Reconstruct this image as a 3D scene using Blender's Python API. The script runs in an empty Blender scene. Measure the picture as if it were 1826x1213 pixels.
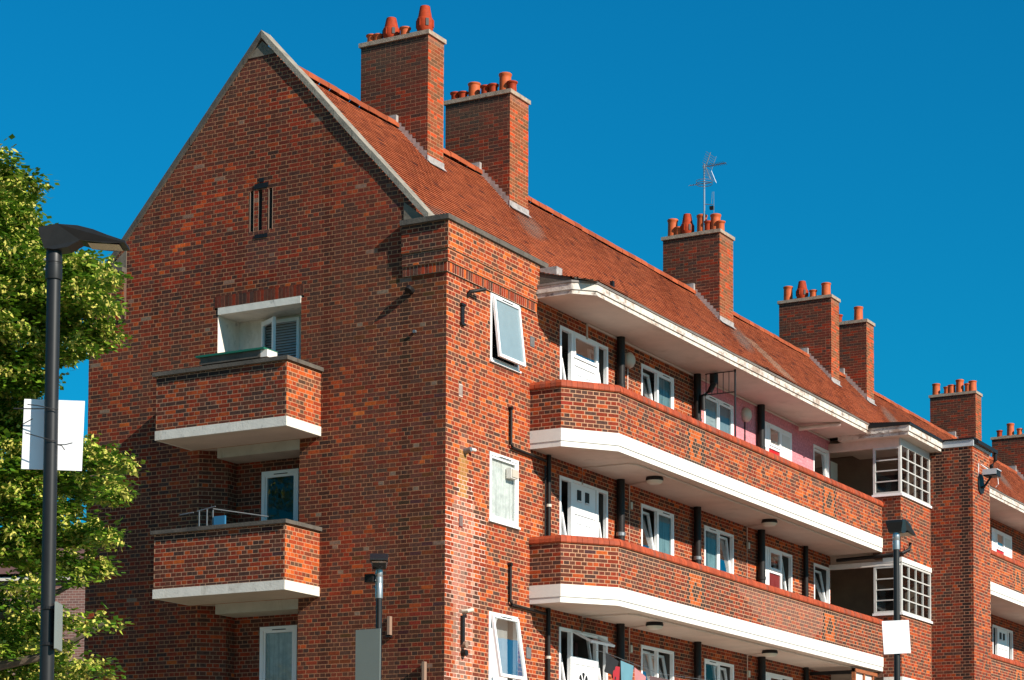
import bpy, math, random
import numpy as np
from mathutils import Vector, Matrix
rng = random.Random(7)
sc = bpy.context.scene
col = sc.collection
# ------------------------------------------------------------------ camera
CP = (19.4216, -32.4777, 1.6)
cam_d = bpy.data.cameras.new('camera'); cam = bpy.data.objects.new('camera', cam_d); col.objects.link(cam)
rt = Vector((0.87355801, 0.48670159, 0.00423938)); dn = Vector((-0.02706562, 0.05727175, -0.99799168)); fw = Vector((-0.48596694, 0.87168888, 0.06320307))
m = Matrix.Identity(4)
for i in range(3):
    m[i][0] = rt[i]; m[i][1] = -dn[i]; m[i][2] = -fw[i]; m[i][3] = CP[i]
cam.matrix_world = m
cam_d.sensor_width = 36; cam_d.lens = 4010.94 / 1826 * 36
cam_d.shift_y = (1326.45 - 606.5) / 1826
cam_d.clip_start = 0.5; cam_d.clip_end = 3000
sc.camera = cam
# ------------------------------------------------------------------ light
SUN = Vector((1.0, -0.23, 0.61)).normalized()
w = bpy.data.worlds.new('World'); sc.world = w; w.use_nodes = True
nt = w.node_tree; bg = nt.nodes['Background']
sky = nt.nodes.new('ShaderNodeTexSky'); sky.sky_type = 'NISHITA'; sky.sun_disc = False
sky.sun_elevation = math.asin(SUN.z); sky.sun_rotation = math.atan2(SUN.x, SUN.y)
sky.air_density = 1.4; sky.dust_density = 0.4; sky.ozone_density = 3.0
hs = nt.nodes.new('ShaderNodeMix'); hs.data_type = 'RGBA'; hs.blend_type = 'MULTIPLY'; hs.inputs[0].default_value = 1.0
hs.inputs[7].default_value = (0.02, 0.80, 1.22, 1)
nt.links.new(sky.outputs[0], hs.inputs[6]); nt.links.new(hs.outputs[2], bg.inputs[0])
bg.inputs[1].default_value = 0.057
sl = bpy.data.lights.new('sun', 'SUN'); sl.energy = 5.0; sl.angle = math.radians(0.53); sl.color = (1.0, 0.93, 0.82)
so = bpy.data.objects.new('sun', sl); col.objects.link(so); so.rotation_euler = SUN.to_track_quat('Z', 'Y').to_euler(); so.location = (30, -20, 40)
vs = sc.view_settings
vs.view_transform = 'Standard'; vs.look = 'None'; vs.exposure = 0.6; vs.gamma = 1.0; vs.use_curve_mapping = False
# ------------------------------------------------------------------ materials
MATS = {}
def mat(name, color=(.5, .5, .5), rough=.7, metal=0, noise=0.0, nscale=6.0, attr=False, bump=0.0, bscale=60.0, stain_or_fold=None, spec=.5, streak=None, transl=0):
    """principled; base colour times a world-space noise; stain=(colour, threshold, scale) mixes patches of wear, or painted fold shade on curtains and blinds"""
    M = bpy.data.materials.new(name); M.use_nodes = True; t = M.node_tree; N = t.nodes; L = t.links
    p = N['Principled BSDF']; p.inputs['Roughness'].default_value = rough; p.inputs['Metallic'].default_value = metal
    p.inputs['Specular IOR Level'].default_value = spec
    geo = N.new('ShaderNodeNewGeometry')
    if attr:
        a = N.new('ShaderNodeAttribute'); a.attribute_name = 'tint'; c = a.outputs['Color']
    else:
        r = N.new('ShaderNodeRGB'); r.outputs[0].default_value = (*color, 1); c = r.outputs[0]
    if noise:
        n = N.new('ShaderNodeTexNoise'); n.inputs['Scale'].default_value = nscale; n.inputs['Detail'].default_value = 5; n.inputs['Roughness'].default_value = .65
        L.new(geo.outputs['Position'], n.inputs['Vector'])
        mr = N.new('ShaderNodeMapRange'); mr.inputs['From Min'].default_value = .3; mr.inputs['From Max'].default_value = .7
        mr.inputs['To Min'].default_value = 1 - noise; mr.inputs['To Max'].default_value = 1 + noise; mr.clamp = False
        L.new(n.outputs[0], mr.inputs['Value'])
        mx = N.new('ShaderNodeMix'); mx.data_type = 'RGBA'; mx.blend_type = 'MULTIPLY'; mx.inputs[0].default_value = 1
        L.new(c, mx.inputs[6]); L.new(mr.outputs[0], mx.inputs[7]); c = mx.outputs[2]
    for st in ([stain_or_fold] if stain_or_fold and not isinstance(stain_or_fold, list) else (stain_or_fold or [])):
        sc_col, thr, s, sz, amt = st
        mp = N.new('ShaderNodeMapping'); mp.inputs['Scale'].default_value = (s, s, s * sz)
        L.new(geo.outputs['Position'], mp.inputs['Vector'])
        n = N.new('ShaderNodeTexNoise'); n.inputs['Scale'].default_value = 1; n.inputs['Detail'].default_value = 6; n.inputs['Roughness'].default_value = .7
        L.new(mp.outputs[0], n.inputs['Vector'])
        mr = N.new('ShaderNodeMapRange'); mr.inputs['From Min'].default_value = thr; mr.inputs['From Max'].default_value = thr + .12
        mr.inputs['To Max'].default_value = amt
        L.new(n.outputs[0], mr.inputs['Value'])
        mx = N.new('ShaderNodeMix'); mx.data_type = 'RGBA'; L.new(mr.outputs[0], mx.inputs[0]); L.new(c, mx.inputs[6]); mx.inputs[7].default_value = (*sc_col, 1); c = mx.outputs[2]
    L.new(c, p.inputs['Base Color'])
    if bump:
        n = N.new('ShaderNodeTexNoise'); n.inputs['Scale'].default_value = bscale; n.inputs['Detail'].default_value = 4
        L.new(geo.outputs['Position'], n.inputs['Vector'])
        b = N.new('ShaderNodeBump'); b.inputs['Strength'].default_value = bump; b.inputs['Distance'].default_value = .01
        L.new(n.outputs[0], b.inputs['Height']); L.new(b.outputs[0], p.inputs['Normal'])
    if transl:
        tr = N.new('ShaderNodeBsdfTranslucent'); L.new(c, tr.inputs[0]); ms = N.new('ShaderNodeMixShader'); ms.inputs[0].default_value = transl
        L.new(p.outputs[0], ms.inputs[1]); L.new(tr.outputs[0], ms.inputs[2]); L.new(ms.outputs[0], N['Material Output'].inputs[0])
    MATS[name] = M
    return M
mat('brick', attr=True, noise=.30, nscale=17, rough=.88, bump=.5, bscale=70, spec=.2)
mat('mortar', attr=True, noise=.18, nscale=30, rough=.95, bump=.4, bscale=120, spec=.1)
mat('tile', attr=True, noise=.14, nscale=7, rough=.8, bump=.3, bscale=50, spec=.25, stain_or_fold=[((.12, .07, .04), .60, 1.0, 1, .35), ((.45, .30, .2), .68, 5, 1, .3)])
mat('coping_tile', attr=True, noise=.15, nscale=14, rough=.7, bump=.3, bscale=60, spec=.3)
mat('stone', (.25, .215, .17), noise=.35, nscale=5, rough=.9, bump=.6, bscale=40, stain_or_fold=[((.09, .08, .06), .58, 3.0, 1, .8), ((.55, .50, .38), .62, 7, 1, .6)])
mat('old_concrete', (.17, .135, .10), noise=.3, nscale=6, rough=.95, stain_or_fold=((.07, .055, .04), .55, 4, 1, .6))
mat('dark_stone', (.095, .078, .062), noise=.35, nscale=6, rough=.9, bump=.5, bscale=40, stain_or_fold=((.04, .035, .03), .52, 3, 1, .8))
mat('white_slab', (.70, .66, .60), noise=.05, nscale=3, rough=.75, bump=.15, bscale=30, stain_or_fold=[((.50, .42, .33), .60, 2.5, .3, .45), ((.22, .16, .12), .63, 7, .25, .55)])
mat('old_white', (.60, .53, .46), noise=.15, nscale=5, rough=.8, bump=.6, bscale=30, stain_or_fold=[((.26, .15, .10), .50, 3.2, 1.6, .75), ((.07, .045, .035), .56, 4.5, 1.2, .9), ((.05, .035, .03), .60, 16, .3, .8)])
mat('flaky_white', (.68, .62, .54), noise=.08, nscale=6, rough=.8, bump=.4, bscale=30, stain_or_fold=[((.22, .20, .18), .585, 6, .7, .7), ((.45, .38, .30), .55, 2.5, .4, .5)])
mat('soffit', (.56, .45, .37), noise=.10, nscale=1.3, rough=.85, bump=.15, bscale=20, stain_or_fold=[((.34, .25, .19), .60, 1.2, 1, .45), ((.2, .14, .1), .72, 6, 1, .5)])
mat('render_cream', (.42, .37, .30), noise=.12, nscale=3, rough=.85, stain_or_fold=((.2, .17, .12), .58, 4, .3, .5))
mat('upvc', (.82, .81, .80), noise=.03, nscale=5, rough=.35)
mat('upvc_grey', (.45, .46, .48), rough=.4)
mat('black', (.010, .009, .009), spec=.3, rough=.5, noise=.2, nscale=8)
mat('pipe_black', (.014, .011, .010), spec=.25, rough=.5, noise=.25, nscale=10, stain_or_fold=((.16, .14, .12), .66, 6, .4, .5))
mat('lamp_black', (.014, .013, .013), spec=.35, rough=.42, noise=.15, nscale=12)
mat('rubber', (.02, .02, .02), rough=.6)
mat('steel', (.42, .43, .45), rough=.38, metal=.8, noise=.1, nscale=20)
mat('galv', (.22, .23, .24), rough=.45, metal=.6, noise=.15, nscale=20)
mat('lead', (.30, .27, .255), rough=.7, noise=.35, nscale=9, stain_or_fold=((.50, .46, .42), .56, 8, 1, .6))
mat('terracotta', (.46, .082, .012), noise=.2, nscale=10, rough=.7, stain_or_fold=((.12, .05, .03), .64, 8, .6, .6))
mat('terracotta_dark', (.32, .036, .008), spec=.2, noise=.25, nscale=12, rough=.7, stain_or_fold=((.05, .02, .015), .62, 8, .6, .7))
mat('lichen_stone', (.33, .25, .185), noise=.3, nscale=9, rough=.9, bump=.7, bscale=50, stain_or_fold=[((.07, .06, .045), .57, 14, 1, .85)])
mat('sign_white', (.80, .79, .80), rough=.4, noise=.02, nscale=3)
mat('sign_grey', (.20, .22, .20), rough=.5, noise=.03, nscale=3)
mat('lamp_lens', (.55, .42, .34), rough=.25)
mat('red_paint', (.50, .012, .015), rough=.4, noise=.08)
mat('red_pale', (.68, .33, .28), rough=.5)
mat('dark_red', (.16, .015, .012), rough=.45)
mat('glass_dark', (.01, .012, .014), rough=.05)
mat('room', (.10, .09, .08), rough=.9)
mat('curtain', (.66, .64, .60), rough=.9, noise=.2, nscale=8, stain_or_fold=((.30, .29, .27), .5, 22, .02, .5))  # flat curtain; shade of the vertical folds is put into the colour
mat('curtain_bright', (.74, .72, .70), rough=.9, noise=.1, nscale=8, stain_or_fold=((.45, .44, .42), .5, 24, .02, .6))  # brighter cloth with the same painted fold shade
mat('blind', (.34, .38, .38), rough=.8, noise=.1, stain_or_fold=((.16, .18, .18), .5, 3, 8, .6))  # fold shade painted as darker bands on a flat blind
mat('reflection_blind', (.17, .27, .29), rough=.6, noise=.2, nscale=3, stain_or_fold=((.03, .07, .08), .50, 9, .05, .75))  # teal sky reflection and fold shade painted into the backing colour
mat('frosted', (.20, .27, .30), rough=.3, noise=.05, nscale=4)
mat('frosted_top', (.50, .52, .44), rough=.6, noise=.05, nscale=4)
mat('conduit', (.60, .50, .43), rough=.6)
mat('pipe_cream', (.60, .45, .38), rough=.5, noise=.1)
mat('pipe_dull', (.26, .16, .11), rough=.8)
mat('bay_white', (.50, .48, .45), rough=.5, noise=.1)
mat('light_shade', (.55, .50, .40), rough=.4)
mat('green_trim', (.010, .11, .065), rough=.5)
mat('wood', (.30, .09, .03), rough=.6, noise=.3, nscale=12)
mat('white_wood', (.68, .62, .56), rough=.6, noise=.1)
mat('grey_wood', (.2, .17, .15), rough=.7, noise=.2)
mat('stair_wall', (.20, .145, .105), rough=.9, noise=.15, nscale=2)
mat('bark', (.09, .065, .045), rough=.95, noise=.4, nscale=9, bump=.8, bscale=20)
mat('leaf', attr=True, noise=.25, nscale=8, rough=.5, spec=.35, transl=.35)
mat('blossom', attr=True, noise=.15, nscale=20, rough=.8, spec=.1, transl=.25)
mat('asphalt', (.05, .05, .052), rough=.9, noise=.2, nscale=2, bump=.4, bscale=80)
mat('paving', (.34, .28, .22), rough=.9, noise=.2, nscale=1.5)
mat('kerb', (.33, .32, .30), rough=.9, noise=.15)
mat('road_paint', (.75, .75, .72), rough=.8)
mat('grass', (.05, .09, .02), rough=.95, noise=.4, nscale=2)
mat('cloth_red', (.34, .012, .02), rough=.9); mat('cloth_blue', (.10, .23, .28), rough=.9); mat('cloth_pink', (.42, .17, .17), rough=.9)
mat('cloth_black', (.007, .007, .008), rough=.9); mat('cloth_cream', (.34, .29, .25), rough=.9); mat('cloth_brown', (.10, .05, .05), rough=.9)
mat('plastic_blue', (.03, .15, .28), rough=.5)
def glass(name, tint, glossf):
    M = bpy.data.materials.new(name); M.use_nodes = True; t = M.node_tree; N = t.nodes; L = t.links; N.clear()
    o = N.new('ShaderNodeOutputMaterial'); g = N.new('ShaderNodeBsdfGlossy'); g.inputs['Roughness'].default_value = .015
    n = N.new('ShaderNodeTexNoise'); n.inputs['Scale'].default_value = 1.6; geo = N.new('ShaderNodeNewGeometry'); L.new(geo.outputs['Position'], n.inputs['Vector'])
    b = N.new('ShaderNodeBump'); b.inputs['Strength'].default_value = .08; b.inputs['Distance'].default_value = .03; L.new(n.outputs[0], b.inputs['Height']); L.new(b.outputs[0], g.inputs['Normal'])
    tr = N.new('ShaderNodeBsdfTransparent'); tr.inputs[0].default_value = (*tint, 1)
    fr = N.new('ShaderNodeFresnel'); fr.inputs['IOR'].default_value = 1.5
    ma = N.new('ShaderNodeMath'); ma.operation = 'MULTIPLY_ADD'; ma.inputs[1].default_value = .6; ma.inputs[2].default_value = glossf; ma.use_clamp = True
    L.new(fr.outputs[0], ma.inputs[0]); ms = N.new('ShaderNodeMixShader'); L.new(ma.outputs[0], ms.inputs[0]); L.new(tr.outputs[0], ms.inputs[1]); L.new(g.outputs[0], ms.inputs[2]); L.new(ms.outputs[0], o.inputs[0])
    MATS[name] = M
glass('glass', (.8, .84, .84), .03)
def brick_tex(name, c1, c2, mo):
    M = mat(name, (.2, .1, .1), rough=.9); t = M.node_tree; N = t.nodes; L = t.links; geo = N.new('ShaderNodeNewGeometry')
    sp = N.new('ShaderNodeSeparateXYZ'); L.new(geo.outputs['Position'], sp.inputs[0]); ad = N.new('ShaderNodeMath'); L.new(sp.outputs[0], ad.inputs[0]); L.new(sp.outputs[1], ad.inputs[1])
    cb = N.new('ShaderNodeCombineXYZ'); L.new(ad.outputs[0], cb.inputs[0]); L.new(sp.outputs[2], cb.inputs[1])
    b = N.new('ShaderNodeTexBrick'); b.inputs['Scale'].default_value = 1; b.inputs['Brick Width'].default_value = .235; b.inputs['Row Height'].default_value = .075; b.inputs['Mortar Size'].default_value = .006
    b.inputs['Color1'].default_value = (*c1, 1); b.inputs['Color2'].default_value = (*c2, 1); b.inputs['Mortar'].default_value = (*mo, 1)
    L.new(cb.outputs[0], b.inputs['Vector']); L.new(b.outputs['Color'], N['Principled BSDF'].inputs['Base Color'])
brick_tex('brick_far', (.25, .050, .022), (.11, .034, .020), (.36, .19, .11))
brick_tex('brick_back', (.22, .10, .08), (.14, .07, .06), (.34, .27, .23))
# ------------------------------------------------------------------ mesh helpers
class MB:
    def __init__(s): s.v = []; s.f = []; s.m = []; s.t = []; s.mats = []; s.has = False
    def mi(s, name):
        if name not in s.mats: s.mats.append(name)
        return s.mats.index(name)
    def face(s, pts, mt, tint=None):
        i = len(s.v); s.v.extend(pts); s.f.append(tuple(range(i, i + len(pts)))); s.m.append(s.mi(mt)); s.t.append(tint or (.5, .5, .5))
        if tint: s.has = True
    def box8(s, p, mt, tint=None, skip=()):
        i = len(s.v); s.v.extend(p)
        for k, q in enumerate(((0, 1, 2, 3), (4, 7, 6, 5), (0, 4, 5, 1), (1, 5, 6, 2), (2, 6, 7, 3), (3, 7, 4, 0))):
            if k in skip: continue
            s.f.append(tuple(i + a for a in q)); s.m.append(s.mi(mt)); s.t.append(tint or (.5, .5, .5))
        if tint: s.has = True
    def box(s, a, b, mt, tint=None):
        (x0, y0, z0), (x1, y1, z1) = a, b
        s.box8([(x0, y0, z0), (x1, y0, z0), (x1, y1, z0), (x0, y1, z0), (x0, y0, z1), (x1, y0, z1), (x1, y1, z1), (x0, y1, z1)], mt, tint)
    def prism(s, poly, z0, z1, mt, mtb=None, mtt=None, tint=None):
        n = len(poly); i = len(s.v)
        s.v.extend([(x, y, z0) for x, y in poly] + [(x, y, z1) for x, y in poly])
        for k in range(n):
            s.f.append((i + k, i + (k + 1) % n, i + n + (k + 1) % n, i + n + k)); s.m.append(s.mi(mt)); s.t.append(tint or (.5,) * 3)
        s.f.append(tuple(i + k for k in reversed(range(n)))); s.m.append(s.mi(mtb or mt)); s.t.append(tint or (.5,) * 3)
        s.f.append(tuple(i + n + k for k in range(n))); s.m.append(s.mi(mtt or mt)); s.t.append(tint or (.5,) * 3)
        if tint: s.has = True
    def tube(s, pts, r, mt, n=10, caps=True, r2=None):
        pts = [Vector(p) for p in pts]; rings = []
        K = len(pts)
        for k, p in enumerate(pts):
            d = (pts[min(k + 1, K - 1)] - pts[max(k - 1, 0)]).normalized()
            up = Vector((0, 0, 1)) if abs(d.z) < .9 else Vector((1, 0, 0))
            a = d.cross(up).normalized(); b = a.cross(d)
            rr = r if r2 is None else r + (r2 - r) * k / (K - 1)
            i = len(s.v); rings.append(i)
            for j in range(n):
                t = 2 * math.pi * j / n; s.v.append(tuple(p + a * math.cos(t) * rr + b * math.sin(t) * rr))
        for k in range(K - 1):
            for j in range(n):
                s.f.append((rings[k] + j, rings[k] + (j + 1) % n, rings[k + 1] + (j + 1) % n, rings[k + 1] + j)); s.m.append(s.mi(mt)); s.t.append((.5,) * 3)
        if caps:
            for q in (rings[0], rings[-1]):
                s.f.append(tuple(q + j for j in range(n))); s.m.append(s.mi(mt)); s.t.append((.5,) * 3)
    def lathe(s, c, prof, mt, n=20, axis='z'):
        rings = []
        for r, h in prof:
            rings.append(len(s.v))
            for j in range(n):
                t = 2 * math.pi * j / n
                if axis == 'z': s.v.append((c[0] + r * math.cos(t), c[1] + r * math.sin(t), c[2] + h))
                elif axis == 'x': s.v.append((c[0] + h, c[1] + r * math.cos(t), c[2] + r * math.sin(t)))
                else: s.v.append((c[0] + r * math.cos(t), c[1] + h, c[2] + r * math.sin(t)))
        for k in range(len(prof) - 1):
            for j in range(n):
                s.f.append((rings[k] + j, rings[k] + (j + 1) % n, rings[k + 1] + (j + 1) % n, rings[k + 1] + j)); s.m.append(s.mi(mt)); s.t.append((.5,) * 3)
        for q in (rings[0], rings[-1]):
            s.f.append(tuple(q + j for j in range(n))); s.m.append(s.mi(mt)); s.t.append((.5,) * 3)
    def build(s, name, parent=None, kind=None, smooth=False, mesh_only=False):
        me = bpy.data.meshes.new(name)
        nv = len(s.v); nf = len(s.f); lens = np.fromiter((len(f) for f in s.f), dtype=np.int32, count=nf)
        nl = int(lens.sum()); me.vertices.add(nv); me.loops.add(nl); me.polygons.add(nf)
        me.vertices.foreach_set('co', np.asarray(s.v, dtype=np.float32).ravel())
        me.loops.foreach_set('vertex_index', np.fromiter((i for f in s.f for i in f), dtype=np.int32, count=nl))
        st = np.zeros(nf, dtype=np.int32); st[1:] = np.cumsum(lens)[:-1]
        me.polygons.foreach_set('loop_start', st)
        me.polygons.foreach_set('material_index', np.asarray(s.m, dtype=np.int32))
        me.update(calc_edges=True)
        me.polygons.foreach_set('use_smooth', np.full(nf, bool(smooth), dtype=bool))
        for n in s.mats: me.materials.append(MATS[n])
        if s.has:
            at = me.attributes.new('tint', 'FLOAT_COLOR', 'FACE'); c = np.ones((nf, 4), dtype=np.float32); c[:, :3] = np.asarray(s.t, dtype=np.float32)
            at.data.foreach_set('color', c.ravel())
        if smooth:
            try: me.set_sharp_from_angle(angle=math.radians(40))
            except Exception: pass
        if mesh_only: return me
        o = bpy.data.objects.new(name, me); col.objects.link(o)
        if parent: o.parent = parent
        if kind: o['kind'] = kind
        return o
def empty(name, loc=(0, 0, 0), parent=None):
    o = bpy.data.objects.new(name, None); col.objects.link(o); o.location = loc; o.empty_display_size = .3
    if parent: o.parent = parent
    return o
def tag(o, label, cat, group=None):
    o['label'] = label; o['category'] = cat
    if group: o['group'] = group
    return o
class Fr:                                   # a wall's own frame: u along, z up, w outward
    def __init__(s, O, U, N): s.O = Vector(O); s.U = Vector(U); s.N = Vector(N)
    def p(s, u, z, w): q = s.O + s.U * u + s.N * w; return (q.x, q.y, q.z + z)
    def box(s, mb, u0, u1, z0, z1, w0, w1, mt, tint=None, skip=()):
        mb.box8([s.p(u0, z0, w1), s.p(u1, z0, w1), s.p(u1, z1, w1), s.p(u0, z1, w1), s.p(u0, z0, w0), s.p(u1, z0, w0), s.p(u1, z1, w0), s.p(u0, z1, w0)], mt, tint, skip)
    def quad(s, mb, u0, u1, z0, z1, w, mt, tint=None): mb.face([s.p(u0, z0, w), s.p(u1, z0, w), s.p(u1, z1, w), s.p(u0, z1, w)], mt, tint)
FAC = Fr((0, 0, 0), (0, 1, 0), (1, 0, 0)); GAB = Fr((0, 0, 0), (1, 0, 0), (0, -1, 0))
# ------------------------------------------------------------------ the building
BLD = empty('apartment_building')
tag(BLD, 'four storey red brick block of flats with tiled roof, chimneys and curved white edged balconies', 'apartment building')
H = .0745; L = .235; JT = .0125
def lf(u, z, s=1.0):
    return .5 + .25 * math.sin(u * .9 * s + 1.3 * math.sin(z * .7 * s + .4)) + .25 * math.sin(z * 1.7 * s + 1.1 * math.sin(u * 1.3 * s + 2.1))
PAL = dict(dk=(.066, .030, .022), br=(.100, .031, .018), pl=(.130, .027, .015), rd=(.215, .028, .010), org=(.31, .050, .011), brt=(.44, .085, .014), lt=(.30, .10, .045))
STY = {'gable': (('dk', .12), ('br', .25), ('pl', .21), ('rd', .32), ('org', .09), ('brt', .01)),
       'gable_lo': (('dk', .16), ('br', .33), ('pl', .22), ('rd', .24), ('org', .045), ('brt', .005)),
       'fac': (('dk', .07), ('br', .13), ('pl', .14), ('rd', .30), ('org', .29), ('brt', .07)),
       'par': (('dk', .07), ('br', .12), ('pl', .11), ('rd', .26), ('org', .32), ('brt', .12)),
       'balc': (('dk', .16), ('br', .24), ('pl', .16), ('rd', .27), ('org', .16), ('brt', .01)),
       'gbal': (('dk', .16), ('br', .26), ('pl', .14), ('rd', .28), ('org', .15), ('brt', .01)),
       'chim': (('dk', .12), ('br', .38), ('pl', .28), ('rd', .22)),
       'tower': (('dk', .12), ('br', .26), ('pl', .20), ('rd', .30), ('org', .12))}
def pick(style):
    r = rng.random(); a = 0
    for k, wgt in STY[style]:
        a += wgt
        if r < a: return PAL[k]
    return PAL['rd']
def mul(c, k): return (c[0] * k, c[1] * k, c[2] * k)
def mix(a, b, t): return tuple(a[i] * (1 - t) + b[i] * t for i in range(3))
WALLS = []
def wall(fr, z0, z1, ivals, style, part, name='brickwork', colfn=None, mortar=(.44, .29, .19), swap=0, w=0.0, backing=True, proud=.0016, bond='english', Lb=L, heads=(), elig=True):
    """courses of single bricks on a mortar bed; ivals(z) gives the clear stretches along u"""
    bricks = []; strips = []
    k0 = int(round(z0 / H)); k1 = int(math.ceil(z1 / H - .2))
    for k in range(k0, k1):
        za = max(k * H, z0); zb = min((k + 1) * H, z1)
        if zb - za < .012: continue
        zm = (za + zb) / 2; iv = ivals(zm)
        for (a, b) in iv:
            strips.append((a, b, za, zb))
            if b - a < .02: continue
            if bond == 'english': head = (k + swap) % 2 == 0; step = Lb / 2 if head else Lb; off = Lb / 4 if head else 0
            elif bond == 'stretcher': head = False; step = Lb; off = (k % 2) * Lb / 2
            else: head = False; step = Lb; off = (k % 2) * Lb * .5
            i = math.floor((a - off) / step)
            while True:
                ua = off + i * step; ub = ua + step; i += 1
                if ua >= b - .004: break
                hd = head
                if not head and bond != 'stretcher' and (rng.random() < .10 or any(abs((ua + ub) / 2 - hc) < .5 for hc in heads)): ub2 = ua + step / 2; parts = [(ua, ub2), (ub2, ub)]
                elif bond == 'stretcher' and rng.random() < .16: ub2 = ua + step / 2; parts = [(ua, ub2), (ub2, ub)]
                else: parts = [(ua, ub)]
                for (p, q) in parts:
                    ja = rng.uniform(-.003, .003); full = p >= a - .001 and q <= b + .001
                    pa = max(p, a); qb = min(q, b)
                    if qb - pa < .03: continue
                    ga = JT / 2 if pa > a + .001 else .0005; gb = JT / 2 if qb < b - .001 else .0005
                    um = (pa + qb) / 2
                    cc = mul(pick(style if not callable(style) else style(um, zm)), rng.uniform(.84, 1.18))
                    if head and style in ('fac', 'balc', 'par') and rng.random() < .13: cc = mul((.085, .036, .025), rng.uniform(.8, 1.25))
                    if colfn: cc = colfn(um, zm, cc, hd)
                    bricks.append([pa + ga + ja, qb - gb + ja, za + JT / 2 + rng.uniform(-.0012, .0012), zb - JT / 2 + rng.uniform(-.0012, .0012), proud + rng.uniform(-.0006, .0010), cc, full and (q - p) > .2])
    WALLS.append(dict(fr=fr, w=w, bricks=bricks, strips=strips, part=part, name=name, mortar=mortar, backing=backing, elig=elig, colfn=colfn))
def minus(iv, holes):
    for (a, b) in holes:
        out = []
        for (p, q) in iv:
            if b <= p or a >= q: out.append((p, q)); continue
            if a > p: out.append((p, a))
            if b < q: out.append((b, q))
        iv = out
    return iv
F3 = 2.83
ZB = 4.4                                    # bricks one by one from here up
# --- openings on the facade (x = 0): (y0, y1, z0, z1) for the top storey, repeated 2.83 lower
def fac_open():
    o = []
    for k in range(3):
        d = F3 * k
        o += [(1.50, 2.54, 10.86 - d, 12.06 - d), (4.12, 6.11, 9.9 - d, 12.06 - d), (7.60, 9.13, 10.9 - d, 12.06 - d), (10.65, 12.19, 10.9 - d, 12.06 - d), (13.79, 15.55, 9.9 - d, 12.06 - d), (16.91, 17.93, 10.9 - d, 12.06 - d)]
    return o
FO = fac_open()
GWALL = empty('gable_wall', parent=BLD); FWALL = empty('front_wall', parent=BLD)
def gx(z):                                  # gable outline
    if z < 12.96: return (-7.8, 0.0)
    t = max(0, (z - 13.285) / 1.09)
    return (-7.8 + .62 + t, -.62 - t)
def gab_iv(z):
    a, b = gx(z)
    if a >= b or z > 16.53: return []
    h = []
    for k in (1, 2):
        d = F3 * (k - 1)
        if 6.9 - d < z < 9.47 - d: h.append((-5.2, -3.0))
    if 9.8 < z < 12.03: h.append((-4.82, -3.0))
    if 12.03 <= z < 12.25: h.append((-4.9, -2.94))
    if 12.07 <= z < 13.0: h += [(-8, -6.93), (-.87, 0)]
    if 13.33 < z < 14.06: h += [(-4.13, -4.055), (-3.72, -3.645), (-3.955, -3.87)]
    return minus([(a, b)], h)
def gab_style(u, z): return 'gable' if lf(u, z, .8) + (z - 9.5) * .07 > .45 else 'gable_lo'
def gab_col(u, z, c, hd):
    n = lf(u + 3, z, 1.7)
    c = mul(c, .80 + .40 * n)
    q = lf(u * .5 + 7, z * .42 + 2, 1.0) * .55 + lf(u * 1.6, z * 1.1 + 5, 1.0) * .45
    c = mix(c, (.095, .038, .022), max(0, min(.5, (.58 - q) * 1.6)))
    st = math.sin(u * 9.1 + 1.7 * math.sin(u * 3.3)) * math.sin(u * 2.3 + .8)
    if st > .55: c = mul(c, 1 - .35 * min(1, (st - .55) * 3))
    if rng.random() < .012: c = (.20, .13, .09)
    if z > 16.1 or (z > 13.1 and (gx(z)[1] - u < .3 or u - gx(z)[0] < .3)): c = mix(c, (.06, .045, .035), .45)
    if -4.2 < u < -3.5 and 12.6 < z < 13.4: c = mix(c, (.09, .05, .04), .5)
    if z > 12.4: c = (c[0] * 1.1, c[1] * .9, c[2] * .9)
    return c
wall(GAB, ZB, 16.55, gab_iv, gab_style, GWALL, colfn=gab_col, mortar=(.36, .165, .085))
def fac_iv(z):
    h = [(a, b) for a, b, c, d in FO if c < z < d]
    if 12.07 <= z: h.append((-1, 3.16))
    return minus([(0, 18.0)], h)
def fac_col(u, z, c, hd):
    if 10.2 < u < 18.1 and 9.5 < z < 12.45:
        k = rng.uniform(.92, 1.06); return (.60 * k, .22 * k, .25 * k)
    n = lf(u, z * 1.3, 1.2)
    c = mix(c, (c[0] * 1.15, c[1] * 1.1, c[2]), n)
    if .22 < u < 1.15 and z < 9.35:
        e = max(0, 1 - abs(u - .62 + .05 * math.sin(z * 3)) / (.30 if z < 8.2 else .16)); s = .55 * e if z < 8.5 else .3 * e
        edge = max(math.exp(-((u - .40) / .05) ** 2), math.exp(-((u - .92) / .05) ** 2)) * .4 if z < 8.3 else 0
        c = mix(c, (.62, .36, .27), min(.8, s * .5 + edge * 1.5))
        if 8.3 < z < 9.1 and abs(u - .6) < .14: c = mix(c, (.40, .20, .04), .6)
    if u > 3.2: c = mul(c, .92)
    return c
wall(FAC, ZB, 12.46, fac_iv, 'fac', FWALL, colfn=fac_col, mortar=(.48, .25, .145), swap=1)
# far half of the front beyond the stair tower
def fac2_iv(z):
    h = []
    for k in range(3):
        d = F3 * k
        if 10.9 - d < z < 12.06 - d: h += [(28.2, 29.6), (34.4, 35.9)]
        if 9.9 - d < z < 12.06 - d: h.append((30.9, 32.9))
    return minus([(26.0, 46.0)], h)
wall(FAC, 7.0, 12.46, fac2_iv, 'fac', FWALL, mortar=(.42, .21, .12), swap=1, elig=False)
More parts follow.
